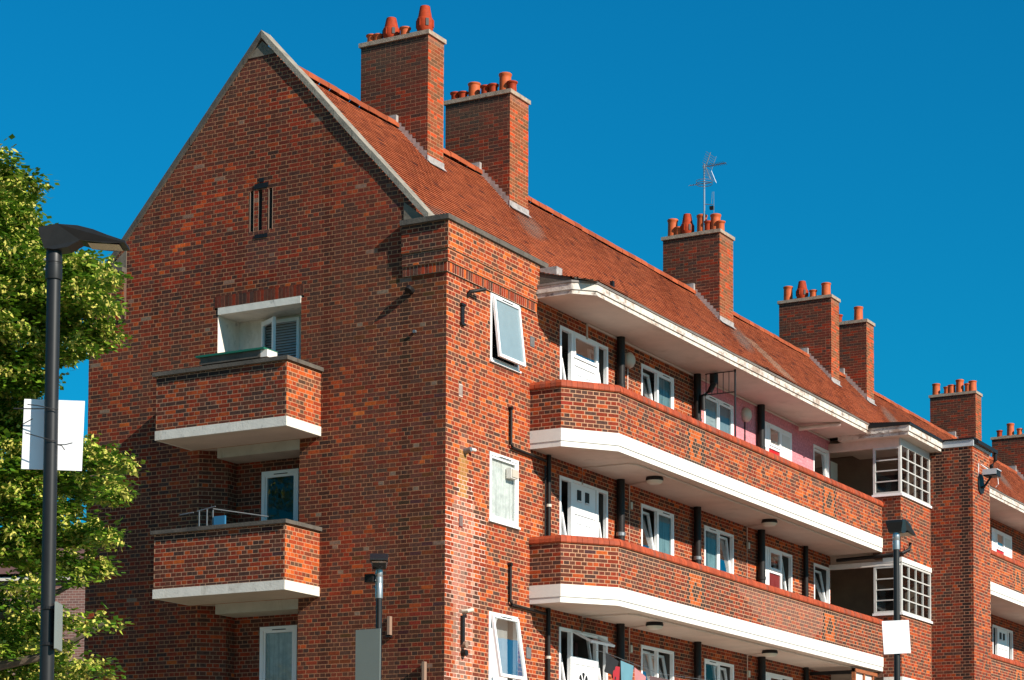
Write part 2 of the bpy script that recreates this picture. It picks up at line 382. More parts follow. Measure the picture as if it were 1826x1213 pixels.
# corner piers with corbelled parapets and soldier course
PIER = empty('corner_parapet', parent=BLD); PIER2 = empty('corner_parapet', parent=BLD)
def soldier(fr, u0, u1, z0, z1, w, style, part, mortar=(.60, .34, .21), nm='soldier_course', elig=False, c_mul=1.0):
    n = max(1, int(round((u1 - u0) / .078))); st = (u1 - u0) / n; br = []
    for i in range(n):
        c = mul(pick(style), rng.uniform(.8, 1.2) * c_mul)
        br.append([u0 + i * st + .0065, u0 + (i + 1) * st - .0065, z0 + .006, z1 - .006, .005 + rng.uniform(-.001, .002), c, False])
    WALLS.append(dict(fr=fr, w=w, bricks=br, strips=[(u0, u1, z0, z1)], part=part, name=nm, mortar=mortar, backing=True, elig=elig, colfn=None))
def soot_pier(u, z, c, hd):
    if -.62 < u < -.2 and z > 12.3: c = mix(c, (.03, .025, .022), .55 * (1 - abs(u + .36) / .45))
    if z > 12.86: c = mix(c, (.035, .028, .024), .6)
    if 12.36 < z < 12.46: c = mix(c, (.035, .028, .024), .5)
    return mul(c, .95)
def par_col(u, z, c, hd):
    if z > 12.86 and u > .1: c = mix(c, (.12, .06, .04), .5)
    return (min(.7, c[0] * 1.12), c[1] * 1.15, c[2])
for (xa, xb, pt) in ((-.87, 0.0, PIER), (-7.8, -6.93, PIER2)):
    rgt = pt is PIER
    for (za, zb, w_) in ((12.245, 12.47, .055), (12.47, 12.95, .075)):
        g = Fr((0, -w_, 0), (1, 0, 0), (0, -1, 0)); xl = xa - (w_ * .0 if rgt else 0)
        ua, ub = (xa, xb + w_) if rgt else (xa - w_, xb)
        wall(g, za, zb, lambda z, a=ua, b=ub: [(a, b)], 'gable', pt, colfn=soot_pier if rgt else None, mortar=(.40, .20, .115), elig=False)
        core = MB()
        core.box((ua, -w_ + .0015, za + .001), (ub - .0015 if rgt else ub, 3.16, zb - .001), 'mortar', (.12, .07, .05)); core.build('parapet_core', pt)
        if rgt:
            f = Fr((w_, 0, 0), (0, 1, 0), (1, 0, 0))
            wall(f, za, zb, lambda z, w_=w_: [(-w_, 3.16 + w_ * .5)], 'par', pt, colfn=par_col, mortar=(.44, .215, .12), swap=1, elig=False)
    g = Fr((0, -.03, 0), (1, 0, 0), (0, -1, 0)); soldier(g, xa if rgt else xa - .03, xb + .03 if rgt else xb, 12.075, 12.243, .0, 'gable', pt, c_mul=1.3)
    core = MB(); core.box((xa if rgt else xa - .03, -.0285, 12.072), (xb + .0285 if rgt else xb, 3.16, 12.244), 'mortar', (.12, .07, .05)); core.build('parapet_core', pt)
    if rgt: soldier(Fr((.03, 0, 0), (0, 1, 0), (1, 0, 0)), -.03, 3.17, 12.075, 12.243, 0, 'fac', pt, mortar=(.66, .38, .26), c_mul=1.1)
    # coping slabs on the parapet
    if rgt:
        for (y0, y1) in ((-.14, .78), (.785, 1.62), (1.625, 2.5), (2.505, 3.46)):
            c_ = MB(); j = rng.uniform(-.004, .004); c_.box((-.32, y0, 12.953), (.115 + j, y1, 13.04 + j), 'dark_stone'); c_.build('coping_stone', pt)
        c_ = MB(); c_.box((-.87, -.14, 12.953), (-.322, .25, 13.042), 'dark_stone'); c_.build('coping_stone', pt)
        c_ = MB(); c_.box((-.86, 0, 12.9), (-.05, 3.3, 12.951), 'dark_stone'); c_.build('parapet_core', pt)
    else:
        c_ = MB(); c_.box((-7.94, -.14, 12.953), (-6.93, 2.9, 13.042), 'dark_stone'); c_.build('coping_stone', pt)
PRF = [(-.35, 12.99), (.2, 12.79), (.7, 12.66)]
# kneeler triangles and apex triangle in concrete
for sg in (1, -1):
    kn = MB()
    X = lambda x: x if sg > 0 else -7.8 - x
    for y0, y1 in ((-.012, .2),):
        a, b, c = (X(-.865), 13.045), (X(-.40), 13.045), (X(-.865), 13.40)
        kn.face([(a[0], y0, a[1]), (b[0], y0, b[1]), (c[0], y0, c[1])], 'old_concrete'); kn.face([(a[0], y0, a[1]), (a[0], y1, a[1]), (c[0], y1, c[1]), (c[0], y0, c[1])], 'old_concrete')
    kn.build('kneeler_stone', BLD)
ap = MB(); ap.face([(-4.22, -.014, 16.53), (-3.58, -.014, 16.53), (-3.9, -.014, 16.80)], 'old_concrete'); ap.build('apex_stone', BLD)
# raking copings, stone by stone
def rake(sg):
    n = 9
    for i in range(n):
        t0 = i / n; t1 = (i + 1) / n
        xa = -3.9 + 3.56 * t0 * 1.0; xb = -3.9 + 3.56 * t1 - .006
        za = 17.0 - (xa + 3.9) * 1.09; zb = 17.0 - (xb + 3.9) * 1.09
        if i == n - 1: pass
        f = (lambda x: x) if sg > 0 else (lambda x: -7.8 - x)
        j = rng.uniform(-.006, .006); T = .135; c_ = MB(); y0, y1 = -.05 + j * .5, .24
        P = [(f(xa), y0, za - T + j), (f(xb), y0, zb - T + j), (f(xb), y1, zb - T + j), (f(xa), y1, za - T + j), (f(xa), y0, za + j), (f(xb), y0, zb + j), (f(xb), y1, zb + j), (f(xa), y1, za + j)]
        c_.box8(P, 'stone' if sg > 0 else 'dark_stone'); o = c_.build('coping_stone', BLD)
rake(1); rake(-1)
# --- slot motif in the gable: dark recesses with pale edges
ff = MB(); ff.face([(-.30, 3.185, 12.55)] + [(x, 3.185, z - .012) for x, z in PRF if x > -.4 and x < .85] + [(.80, 3.185, 12.55)], 'dark_stone'); ff.face([(.80, 3.185, 12.55), (.80, 3.185, 12.64), (1.13, 3.50, 12.585), (1.13, 3.50, 12.55)], 'dark_stone'); ff.build('eaves_filler', BLD)
mo = MB()
for (xa, xb, za, zb) in ((-4.13, -4.055, 13.33, 14.06), (-3.72, -3.645, 13.33, 14.06), (-3.955, -3.87, 13.33, 14.06)):
    GAB.quad(mo, xa, xb, za, zb, -.10, 'dark_stone')
    mo.face([GAB.p(xa, za, -.1), GAB.p(xa, zb, -.1), GAB.p(xa, zb, 0), GAB.p(xa, za, 0)], 'dark_stone'); mo.face([GAB.p(xb, za, -.1), GAB.p(xb, zb, -.1), GAB.p(xb, zb, 0), GAB.p(xb, za, 0)], 'dark_stone')
    mo.face([GAB.p(xa, zb, -.1), GAB.p(xb, zb, -.1), GAB.p(xb, zb, 0), GAB.p(xa, zb, 0)], 'dark_stone')
for (xa, xb) in ((-4.14, -4.13), (-4.055, -4.045), (-3.73, -3.72), (-3.645, -3.635)): GAB.box(mo, xa, xb, 13.32, 14.07, .001, .006, 'pipe_dull')
GAB.box(mo, -4.04, -3.735, 14.10, 14.19, .006, .014, 'black'); GAB.box(mo, -3.93, -3.83, 14.21, 14.29, .006, .014, 'black'); GAB.box(mo, -4.02, -3.74, 13.19, 13.26, .006, .014, 'black')
mo.build('slot_vent', BLD)
# --- lower walls (below the picture), back and inner mass
lo = MB()
GAB.quad(lo, -7.8, 0, 0, ZB, 0, 'brick_far'); FAC.quad(lo, 0, 18.0, 0, ZB, 0, 'brick_far')
lo.face([(-7.8, 0, 0), (-7.8, 60, 0), (-7.8, 60, 12.9), (-7.8, 0, 12.9)], 'brick_far'); lo.face([(-7.8, 60, 0), (0, 60, 0), (0, 60, 12.5), (-3.9, 60, 16.5), (-7.8, 60, 12.5)], 'brick_far')
FAC.quad(lo, 21.4, 26.0, 0, 12.46, 0, 'brick_far'); FAC.quad(lo, 26.0, 46, 0, 7.0, 0, 'brick_far'); FAC.quad(lo, 46, 60, 0, 12.46, 0, 'brick_far')
lo.build('lower_wall', BLD)
# ------------------------------------------------------------------ windows
def room(fr, u0, u1, z0, z1, part, depth=1.3, back='room', w0=-.07, bw=None):
    mb = MB(); e = .0
    for (a, b, c, d) in ((u0, u0, z0, z1), (u1, u1, z0, z1)):
        mb.face([fr.p(a, z0, w0), fr.p(a, z1, w0), fr.p(a, z1, w0 - depth), fr.p(a, z0, w0 - depth)], 'room')
    for z in (z0, z1): mb.face([fr.p(u0, z, w0), fr.p(u1, z, w0), fr.p(u1, z, w0 - depth), fr.p(u0, z, w0 - depth)], 'room')
    fr.quad(mb, u0, u1, z0, z1, w0 - depth, 'room')
    if back != 'room': fr.quad(mb, u0 + .02, u1 - .02, z0, z1, w0 - (bw or .1), back)
    return mb.build('room_lining', part)
def sash_mb(fr, u0, u1, z0, z1, ang, bw=.055, vent=True, inward=False, w=.012, pane=None, part=None):
    """a sash hung from its top edge and pushed out by ang degrees at the foot"""
    mb = MB(); a = math.radians(ang); ca, sa = math.cos(a), math.sin(a); Hh = z1 - z0
    def P(u, t, n):                         # t distance down from the top rail, n outward normal
        if inward: return fr.p(u, z0 + (Hh - t) * ca - n * sa, w - .05 - (Hh - t) * sa + n * ca)
        return fr.p(u, z1 - t * ca + n * sa, w + t * sa + n * ca)
    def bx(ua, ub, ta, tb, n0, n1, mt): mb.box8([P(ua, ta, n1), P(ub, ta, n1), P(ub, tb, n1), P(ua, tb, n1), P(ua, ta, n0), P(ub, ta, n0), P(ub, tb, n0), P(ua, tb, n0)], mt)
    bx(u0, u0 + bw, 0, Hh, 0, .045, 'upvc'); bx(u1 - bw, u1, 0, Hh, 0, .045, 'upvc'); bx(u0 + bw, u1 - bw, 0, bw, 0, .045, 'upvc'); bx(u0 + bw, u1 - bw, Hh - bw, Hh, 0, .045, 'upvc')
    if vent: bx(u0 + (u1 - u0) * .3, u0 + (u1 - u0) * .72, bw * .35, bw * .65, .045, .052, 'black')
    o = mb.build('sash', part)
    g = MB(); g.face([P(u0 + bw, bw, .02), P(u1 - bw, bw, .02), P(u1 - bw, Hh - bw, .02), P(u0 + bw, Hh - bw, .02)], 'glass' if pane != 'frosted' else 'frosted')
    if pane and pane != 'frosted': g.face([P(u0 + bw, bw, .012), P(u1 - bw, bw, .012), P(u1 - bw, Hh - bw, .012), P(u0 + bw, Hh - bw, .012)], pane)
    g.build('pane', part)
def window(fr, u0, u1, z0, z1, lights, name='window', bf=.055, back='room', sill=True, depth=1.3, backw=None, w=0.0):
    """lights: (fraction, kind, angle, pane backing)"""
    f = MB(); W0, W1 = w - .06, w + .012
    fr.box(f, u0, u0 + bf, z0, z1, W0, W1, 'upvc'); fr.box(f, u1 - bf, u1, z0, z1, W0, W1, 'upvc'); fr.box(f, u0 + bf, u1 - bf, z1 - bf, z1, W0, W1, 'upvc'); fr.box(f, u0 + bf, u1 - bf, z0, z0 + bf, W0, W1, 'upvc')
    if sill: fr.box(f, u0 - .03, u1 + .03, z0 - .035, z0 - .001, W0, w + .045, 'upvc')
    ua = u0 + bf; tot = (u1 - u0 - 2 * bf); n = len(lights)
    o = None; cells = []
    for i, (fc, kd, an, bk) in enumerate(lights):
        ub = ua + tot * fc
        if i < n - 1: fr.box(f, ub - .03, ub + .03, z0 + bf, z1 - bf, W0, W1 - .001, 'upvc'); cells.append((ua + (.03 if i else 0), ub - .03, kd, an, bk))
        else: cells.append((ua + (.03 if i else 0), ub, kd, an, bk))
        ua = ub
    o = f.build(name, BLD)
    for (a, b, kd, an, bk) in cells:
        if kd == 'in': sash_mb(fr, a + .004, b - .004, z0 + bf + .002, z1 - bf - .002, an, w=w - .0, part=o, pane=bk, vent=False, inward=True, bw=.05)
        elif kd == 'tilt': sash_mb(fr, a - .01, b + .01, z0 + bf - .01, z1 - bf + .01, an, w=w + .012, part=o, pane=bk)
        else:
            g = MB(); fr.quad(g, a, b, z0 + bf, z1 - bf, w - .02, 'glass'); g.build('pane', o)
            s = MB(); i_ = .04
            for q in ((a, a + i_, z0 + bf, z1 - bf), (b - i_, b, z0 + bf, z1 - bf), (a + i_, b - i_, z1 - bf - i_, z1 - bf), (a + i_, b - i_, z0 + bf, z0 + bf + i_)): fr.box(s, *q, w - .045, w - .004, 'upvc')
            fr.box(s, a + (b - a) * .3, a + (b - a) * .75, z1 - bf + .005, z1 - bf + .02, w + .0125, w + .018, 'black')
            s.build('sash', o)
            if bk: q = MB(); fr.quad(q, a, b, z0 + bf, z1 - bf, w - .055, bk); q.build('curtain' if 'curtain' in bk else 'blind', o)  # teal backings carry a painted sky reflection behind the glass
    room(fr, u0 + .01, u1 - .01, z0 + .01, z1 - .01, o, depth, back, w0=w - .062, bw=backw)
    return o
# three kitchen windows on the corner
wA = window(FAC, 1.50, 2.54, 10.86, 12.06, [(1, 'tilt', 6.5, 'frosted')])
wB = window(FAC, 1.50, 2.54, 8.02, 9.23, [(1, 'fixed', 0, 'curtain')])
vb = MB(); FAC.box(vb, 2.16, 2.42, 8.86, 9.04, -.03, .07, 'white_wood'); FAC.box(vb, 2.18, 2.40, 8.88, 9.02, .07, .085, 'render_cream'); vb.build('extractor_fan', wB)
wC = window(FAC, 1.50, 2.54, 5.19, 6.40, [(1, 'tilt', 9, None)], back='curtain_bright', backw=.12)
# front-door screens
def door_unit(y0, y1, zt, lvl, style):
    z0 = zt - 2.16; f = MB(); W0, W1 = -.06, .014
    d0, d1 = y0 + (y1 - y0) * .27, y0 + (y1 - y0) * .755
    if style == 'b': d0, d1 = y0 + (y1 - y0) * .22, y0 + (y1 - y0) * .60
    bf = .06
    for (a, b) in ((y0, y0 + bf), (d0 - .085, d0 + .0), (d1, d1 + .085), (y1 - bf, y1)): FAC.box(f, a, b, z0, zt, W0, W1, 'upvc')
    FAC.box(f, y0 + bf, d0 - .085, zt - bf, zt, W0, W1, 'upvc'); FAC.box(f, d0, d1, zt - .05, zt, W0, W1 + .006, 'upvc'); FAC.box(f, d1 + .085, y1 - bf, zt - bf, zt, W0, W1, 'upvc')
    FAC.box(f, d0, d1, zt - .56, zt - .50, W0, W1 - .001, 'upvc')
    o = f.build('entrance_screen', BLD)
    # fanlight
    if lvl == 1 and style == 'a':
        q = MB(); FAC.quad(q, d0, d1, zt - .50, zt - .05, -.01, 'upvc')
        for uc in (.28, .62):
            u = d0 + (d1 - d0) * uc; FAC.box(q, u - .07, u + .07, zt - .36, zt - .16, -.009, .01, 'black'); FAC.box(q, u - .09, u + .09, zt - .38, zt - .361, -.009, .03, 'upvc')
        q.build('vent_panel', o)
    elif lvl == 2 and style == 'a': sash_mb(FAC, d0 - .01, d1 + .01, zt - .49, zt - .06, 62, w=.014, part=o, vent=False)
    else: sash_mb(FAC, d0, d1, zt - .50, zt - .05, 2 if style == 'a' else 1, w=-.02, part=o, vent=False, pane='render_cream' if style == 'b' and lvl == 0 else None)
    # door leaf
    q = MB(); mt = 'upvc' if style == 'a' else ('red_paint' if lvl == 0 else 'dark_red')
    FAC.box(q, d0, d1, z0 + .03, zt - .562, -.055, -.012, mt)
    if style == 'a':
        wdt = d1 - d0
        FAC.box(q, d0 + .0, d0 + .05, z0 + .03, zt - .562, -.012, .006, 'upvc'); FAC.box(q, d1 - .05, d1, z0 + .03, zt - .562, -.012, .006, 'upvc'); FAC.box(q, d0 + .05, d1 - .05, zt - .63, zt - .562, -.012, .008, 'upvc')
        if lvl < 2:
            for uc in (.32, .68):
                u = d0 + wdt * uc
                for zz in ((zt - .80, .012), (zt - 1.10, .012)): FAC.box(q, u - .11, u + .11, zz[0], zz[0] + zz[1], -.011, -.004, 'upvc_grey')
            if lvl == 1: FAC.box(q, d0 + wdt * .5 - .012, d0 + wdt * .5 + .012, zt - 1.2, zt - 1.06, -.011, .01, 'black')
        else:
            cx = d0 + wdt * .5
            for sgn in (-1, 0, 1):
                a0 = math.radians(90 + sgn * 48); a1, a2 = a0 - .30, a0 + .30; R0, R1 = .05, .20; zc = zt - .98
                q.face([FAC.p(cx + R0 * math.cos(a0), zc + R0 * math.sin(a0), -.009), FAC.p(cx + R1 * math.cos(a1), zc + R1 * math.sin(a1), -.009), FAC.p(cx + R1 * 1.08 * math.cos(a0), zc + R1 * 1.08 * math.sin(a0), -.009), FAC.p(cx + R1 * math.cos(a2), zc + R1 * math.sin(a2), -.009)], 'black')
            FAC.box(q, cx - .17, cx + .17, zt - 1.10, zt - 1.085, -.011, -.003, 'black'); FAC.box(q, cx - .015, cx + .015, zt - 1.11, zt - 1.02, -.011, .01, 'galv')
    else:
        for uc in (.3, .7):
            u = d0 + (d1 - d0) * uc; FAC.box(q, u - .085, u + .085, zt - 1.25, zt - .72, -.011, -.006, 'red_pale' if lvl == 0 else 'dark_red')
    q.build('door', o)
    for (a, b, lft) in ((y0 + bf, d0 - .085, True), (d1 + .085, y1 - bf, False)):
        if style == 'b' and not lft and lvl == 0:
            p = MB(); FAC.box(p, a, b, z0, zt - bf, -.03, .004, 'upvc'); FAC.box(p, a + .05, b - .05, z0 + .6, zt - bf - .06, .004, .010, 'white_slab'); p.build('infill_panel', o)
        elif style == 'b' and lft: g = MB(); FAC.box(g, a, b, z0, zt - bf, -.03, .004, 'upvc'); g.build('infill_panel', o)
        else: sash_mb(FAC, a + .004, b - .004, z0 + .75, zt - bf - .002, 10.5 if lft else 8.5, bw=.045, vent=False, w=.0, part=o, inward=True)
        if not (style == 'b' and (lft or lvl == 0)): g = MB(); FAC.box(g, a, b, z0, z0 + .74, -.05, .004, 'upvc'); g.build('infill_panel', o)
    room(FAC, y0 + .01, y1 - .01, z0, zt - .01, o, 1.0, back='room')
    c = MB(); FAC.box(c, y0 + bf + .24, y0 + bf + .36, z0, zt - .1, -.62, -.57, 'curtain'); FAC.box(c, d1 + .25, d1 + .36, z0, zt - .1, -.62, -.57, 'cloth_brown'); c.build('curtain', o)
    return o
for k in range(3):
    d = F3 * k
    door_unit(4.12, 6.11, 12.06 - d, k, 'a'); door_unit(13.79, 15.55, 12.06 - d, k, 'b')
window(FAC, 7.60, 9.13, 10.90, 12.06, [(.5, 'in', 9, None), (.5, 'fixed', 0, 'reflection_blind')], back='blind', backw=.5, sill=False)
window(FAC, 10.65, 12.19, 10.90, 12.06, [(.5, 'fixed', 0, 'blind'), (.5, 'fixed', 0, 'frosted')], sill=False)
window(FAC, 16.91, 17.93, 10.90, 12.06, [(1, 'in', 3, None)], sill=False, back='curtain', backw=.3)
window(FAC, 7.60, 9.13, 8.07, 9.23, [(.5, 'in', 9, None), (.5, 'fixed', 0, 'reflection_blind')], sill=False)
window(FAC, 10.65, 12.19, 8.07, 9.23, [(.5, 'fixed', 0, 'reflection_blind'), (.5, 'in', 6, None)], sill=False)
window(FAC, 16.91, 17.93, 8.07, 9.23, [(1, 'in', 10, None)], sill=False)
window(FAC, 7.60, 9.13, 5.24, 6.40, [(.5, 'in', 8, None), (.5, 'in', 10, None)], sill=False)
window(FAC, 10.65, 12.19, 5.24, 6.40, [(.5, 'fixed', 0, None), (.5, 'in', 8, None)], sill=False, back='blind', backw=.6)
window(FAC, 16.91, 17.93, 5.24, 6.40, [(1, 'fixed', 0, None)], sill=False)
for k in range(3):
    d = F3 * k
    window(FAC, 28.2, 29.6, 10.9 - d, 12.06 - d, [(.5, 'fixed', 0, 'reflection_blind'), (.5, 'tilt', 8, None)], sill=False)
    window(FAC, 34.4, 35.9, 10.9 - d, 12.06 - d, [(.5, 'fixed', 0, None), (.5, 'fixed', 0, 'blind')], sill=False)
    door_unit(30.9, 32.9, 12.06 - d, k, 'b' if k == 0 else 'a')
# ------------------------------------------------------------------ long balconies and canopy
def balcony_plan(x1, y1, cx, cy, ys, out=0.0):
    return [(0, ys - out), (cx + out * .4, ys - out), (x1 + out, cy - out * .4), (x1 + out, y1), (0, y1)]
def bal_parapet(part, zt, ys, yend, motifs, elig=True, lf_on=True):
    zb = zt - .75
    seg = [((0.0, ys), (.636, ys)), ((.636, ys), (1.333, 3.91 if lf_on else ys + .91)), ((1.333, 3.91 if lf_on else ys + .91), (1.333, yend))]
    for i, (a, b) in enumerate(seg):
        A = Vector((*a, 0)); B = Vector((*b, 0)); U = (B - A).normalized(); N = Vector((U.y, -U.x, 0)); ln = (B - A).length
        # keep the brick grid continuous with the world coordinate on the long run
        off = a[1] if i == 2 else 0
        fr = Fr(A - U * off, U, N)
        def cf(u, z, c, hd, i=i):
            if i == 2:
                for yc in motifs:
                    du = abs(u - yc); dz = abs(z - (zt - .375)) / .37
                    if du < .41:
                        if du > .285 or dz > .84: return mul((.045, .026, .02), rng.uniform(.8, 1.2))
                        if du / .19 + dz / .60 < 1: return mul((.05, .028, .02), rng.uniform(.8, 1.2))
                        return mul((.42, .078, .012), rng.uniform(.8, 1.15))
                n = lf(u * .7, z * 3, 1.0)
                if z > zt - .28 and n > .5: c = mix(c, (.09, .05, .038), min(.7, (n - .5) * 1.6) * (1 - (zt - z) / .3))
                c = mul(c, .9 + .25 * lf(u, z * .5, .6))
                if z < zb + .08: c = mul(c, .9)
                if lf(u * .45 + 4, z, 1.0) > .74: c = mix(c, (.30, .15, .11), .35)
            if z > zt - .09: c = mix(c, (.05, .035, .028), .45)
            return c
        wall(fr, zb, zt, lambda z, o=off, l=ln: [(o, o + l)], 'balc' if i < 2 else ('par' if zt > 10 else 'balc'), part, colfn=cf, mortar=(.48, .26, .155), swap=i % 2, elig=elig and i < 2, heads=motifs if i == 2 else ())
    inner = MB(); inner.prism([(0, ys + .2), (.56, ys + .2), (1.10, ys + 1.0), (1.10, yend), (1.331, yend), (1.331, ys + .93), (.635, ys + .003), (0, ys + .003)], zb, zt, 'mortar', tint=(.2, .1, .07))
    inner.build('parapet_core', part)
    # coping tiles on edge, rounded outward
    def cop(a, b, n, a_n, b_n, single):
        A = Vector((*a, 0)); B = Vector((*b, 0)); mbj = MB()
        for k in range(n):
            t0 = k / n; t1 = (k + 1) / n
            P0 = A.lerp(B, t0 + .02 / n); P1 = A.lerp(B, t1 - .02 / n); N0 = a_n.lerp(b_n, t0); N1 = a_n.lerp(b_n, t1); j = rng.uniform(-.003, .003)
            c = mul((.33, .055, .018), rng.uniform(.8, 1.2)) if rng.random() > .1 else (.25, .06, .03)
            mb = MB() if single else mbj
            pr = [(.03, 0), (.045, .02), (.038, .085), (.0, .14), (-.26, .155), (-.26, 0)]
            i0 = len(mb.v)
            for (P, N) in ((P0, N0), (P1, N1)):
                for (q, h) in pr: v = P + N * (q + j); mb.v.append((v.x, v.y, zt + .001 + h))
            m_ = len(pr)
            for q in range(m_): mb.f.append((i0 + q, i0 + (q + 1) % m_, i0 + m_ + (q + 1) % m_, i0 + m_ + q)); mb.m.append(mb.mi('coping_tile')); mb.t.append(c)
            mb.f.append(tuple(range(i0, i0 + m_))); mb.m.append(0); mb.t.append(c); mb.f.append(tuple(range(i0 + m_, i0 + 2 * m_))); mb.m.append(0); mb.t.append(c); mb.has = True
            if single: mb.build('coping_tile', part)
        if not single: mbj.build('coping_run', part, kind='stuff')
    n0 = Vector((0, -1, 0)); n1 = Vector((.5, -.87, 0)) ; n2 = Vector((1, -.42, 0)); n3 = Vector((1, 0, 0))
    cop((0, ys), (.636, ys), 6, n0, n1, elig); cop((.636, ys), (1.333, ys + .93), 11, n1, n2, elig)
    cop((1.333, ys + .93), (1.333, yend), int((yend - ys - .93) / .115), n3, n3, False)
    inn = MB(); inn.box((-.0, ys + 1.2, zt - 1.0), (1.1, yend, zt - .76), 'soffit'); inn.build('balcony_floor', part)
def slab(part, z0, ys, yend, full=True):
    s = MB()
    s.prism([(0, ys - .015), (.645, ys - .015), (1.35, ys + .915), (1.35, yend), (0, yend)], z0 + .105, z0 + .33, 'white_slab')
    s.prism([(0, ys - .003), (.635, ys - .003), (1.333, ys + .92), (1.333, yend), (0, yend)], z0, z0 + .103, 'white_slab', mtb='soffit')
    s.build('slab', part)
BAL = []
for k in range(3):
    d = F3 * k; b = empty('balcony', parent=BLD); BAL.append(b)
    if k < 2: slab(b, 9.52 - d, 2.985, 17.91); bal_parapet(b, 10.60 - d, 2.985, 17.91, (7.29, 14.47))
    else:
        slab(b, 9.52 - d, 2.985, 17.91)
for k in range(2):
    d = F3 * k; b = empty('balcony', parent=BLD)
    slab(b, 9.52 - d, 21.42, 46); bal_parapet(b, 10.60 - d, 21.42, 46, (29.0, 36.2), elig=False, lf_on=False)
    if k == 1: pass
b = empty('balcony', parent=BLD); slab(b, 9.52 - 2 * F3, 21.42, 46)
# canopy under the eaves
def canopy(y0, y1, x1, ch=True, zs=12.33, name='eaves_canopy', step=0):
    c = MB()
    pl = lambda o: [(0, y0 - o), (x1 - .33 + o * .4, y0 - o), (x1 + o, y0 + .33 - o * .4), (x1 + o, y1), (0, y1)] if ch else [(0, y0 - o), (x1 + o, y0 - o), (x1 + o, y1 + 0), (0, y1)]
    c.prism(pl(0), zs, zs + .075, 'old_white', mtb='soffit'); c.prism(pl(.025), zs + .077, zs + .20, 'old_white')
    c.prism(pl(.045), zs + .202, zs + .24, 'grey_wood')
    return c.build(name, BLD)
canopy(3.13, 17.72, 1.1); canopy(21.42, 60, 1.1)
# ------------------------------------------------------------------ roof
def prof():
    return [(-3.9, 16.60), (-1.35, 13.82), (-.85, 13.33), (-.35, 12.99), (.2, 12.79), (.7, 12.66), (1.15, 12.585)]
PR = prof(); SEG = []; s_ = 0
for a, b in zip(PR, PR[1:]):
    l_ = math.hypot(b[0] - a[0], b[1] - a[1]); SEG.append((s_, s_ + l_, a, b)); s_ += l_
STOT = s_
def rp(s):
    for (a, b, P, Q) in SEG:
        if s <= b or b == STOT:
            t = (s - a) / (b - a); dx, dz = (Q[0] - P[0]) / (b - a), (Q[1] - P[1]) / (b - a)
            return P[0] + dx * (s - a), P[1] + dz * (s - a), dx, dz
def sag(y, s): return .022 * math.sin(y * .55 + .6) * math.sin(s * 1.1) + .012 * math.sin(y * 1.7 + s * 2)
def roof():
    mb = MB(); g = .1; n = int(STOT / g); dk = MB()
    for a, b in zip(PR, PR[1:]): dk.face([(a[0], .22 if a[0] < -1.3 else 3.17, a[1] - .03), (b[0], .22 if a[0] < -1.3 else 3.17, b[1] - .03), (b[0], 60, b[1] - .03), (a[0], 60, a[1] - .03)], 'dark_stone')
    dk.face([(-3.9, .22, 16.57), (-7.9, .22, 12.3), (-7.9, 60, 12.3), (-3.9, 60, 16.57)], 'tile', (.3, .07, .03))
    dk.build('roof_deck', BLD)
    for i in range(n + 1):
        s0 = STOT - (i + 1) * g; s1 = s0 + g + .006
        if s0 < .05: continue
        x0, z0, dx, dz = rp(s0); x1, z1, _, _ = rp(min(s1, STOT)); nx, nz = -dz, dx
        off = (i % 2) * .083
        ys = .2 if x1 < -.84 else (3.17 if x1 < .8 else 3.15 + (x1 - .8) * 1.0)
        y = math.floor(ys / .166) * .166 + off; ye = 60 if x1 < -.0 else 17.7
        ranges = [(ys, 60)] if x1 < .0 else [(ys, 17.68), (21.42, 60)]
        for (ya, yb) in ranges:
            y = math.floor(ya / .166) * .166 + off - .166
            while y < yb:
                wd = .166; p, q = max(y + .0015, ya), min(y + wd - .0015, yb); y += wd
                if q - p < .02: continue
                if y > 40 and x1 > 0: pass
                lift = .020 + rng.uniform(-.0015, .0025); sg = sag((p + q) / 2, s0)
                r_ = rng.random(); base = (.37, .086, .030) if r_ < .6 else ((.42, .104, .038) if r_ < .85 else ((.29, .066, .027) if r_ < .97 else (.15, .04, .022)))
                c = mul(base, rng.uniform(.9, 1.1) * (.9 + .2 * lf(y * .35, x1 * 1.5, 1)))
                if -3.0 < x1 < .6 and 19.95 < y < 20.6 + (x1 + 3) * .3 and x1 < -.4: c = mix(c, (.5, .36, .25), .45)
                a0 = (x0 + nx * (sg + .002), z0 + nz * (sg + .002)); a1 = (x1 + nx * (lift + sg), z1 + nz * (lift + sg)); a2 = (x1 + nx * (sg - .006), z1 + nz * (sg - .006))
                mb.v.extend([(a0[0], p, a0[1]), (a0[0], q, a0[1]), (a1[0], q, a1[1]), (a1[0], p, a1[1]), (a2[0], q, a2[1]), (a2[0], p, a2[1])]); k = len(mb.v) - 6
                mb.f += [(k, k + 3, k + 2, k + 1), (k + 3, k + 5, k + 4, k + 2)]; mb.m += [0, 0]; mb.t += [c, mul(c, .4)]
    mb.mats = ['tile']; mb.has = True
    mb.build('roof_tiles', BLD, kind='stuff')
roof()
protos = []
for q in range(5):
    mb = MB(); c = mul((.32, .068, .022), (.8, .9, 1, 1.1, 1.2)[q]); n = 6; ln = .345; i0 = 0
    for y in (0, ln - .008):
        for j in range(n + 1):
            t = math.radians(200 - j * 220 / n); mb.v.append((.135 * math.cos(t), y, .11 * math.sin(t)))
    for j in range(n): mb.f.append((j, j + 1, n + 1 + j + 1, n + 1 + j)); mb.m.append(0); mb.t.append(c)
    mb.f.append(tuple(range(n + 1))); mb.m.append(0); mb.t.append(mul(c, .5)); mb.mats = ['coping_tile']; mb.has = True
    protos.append(mb.build('ridge_tile', mesh_only=True, smooth=True))
y = .24
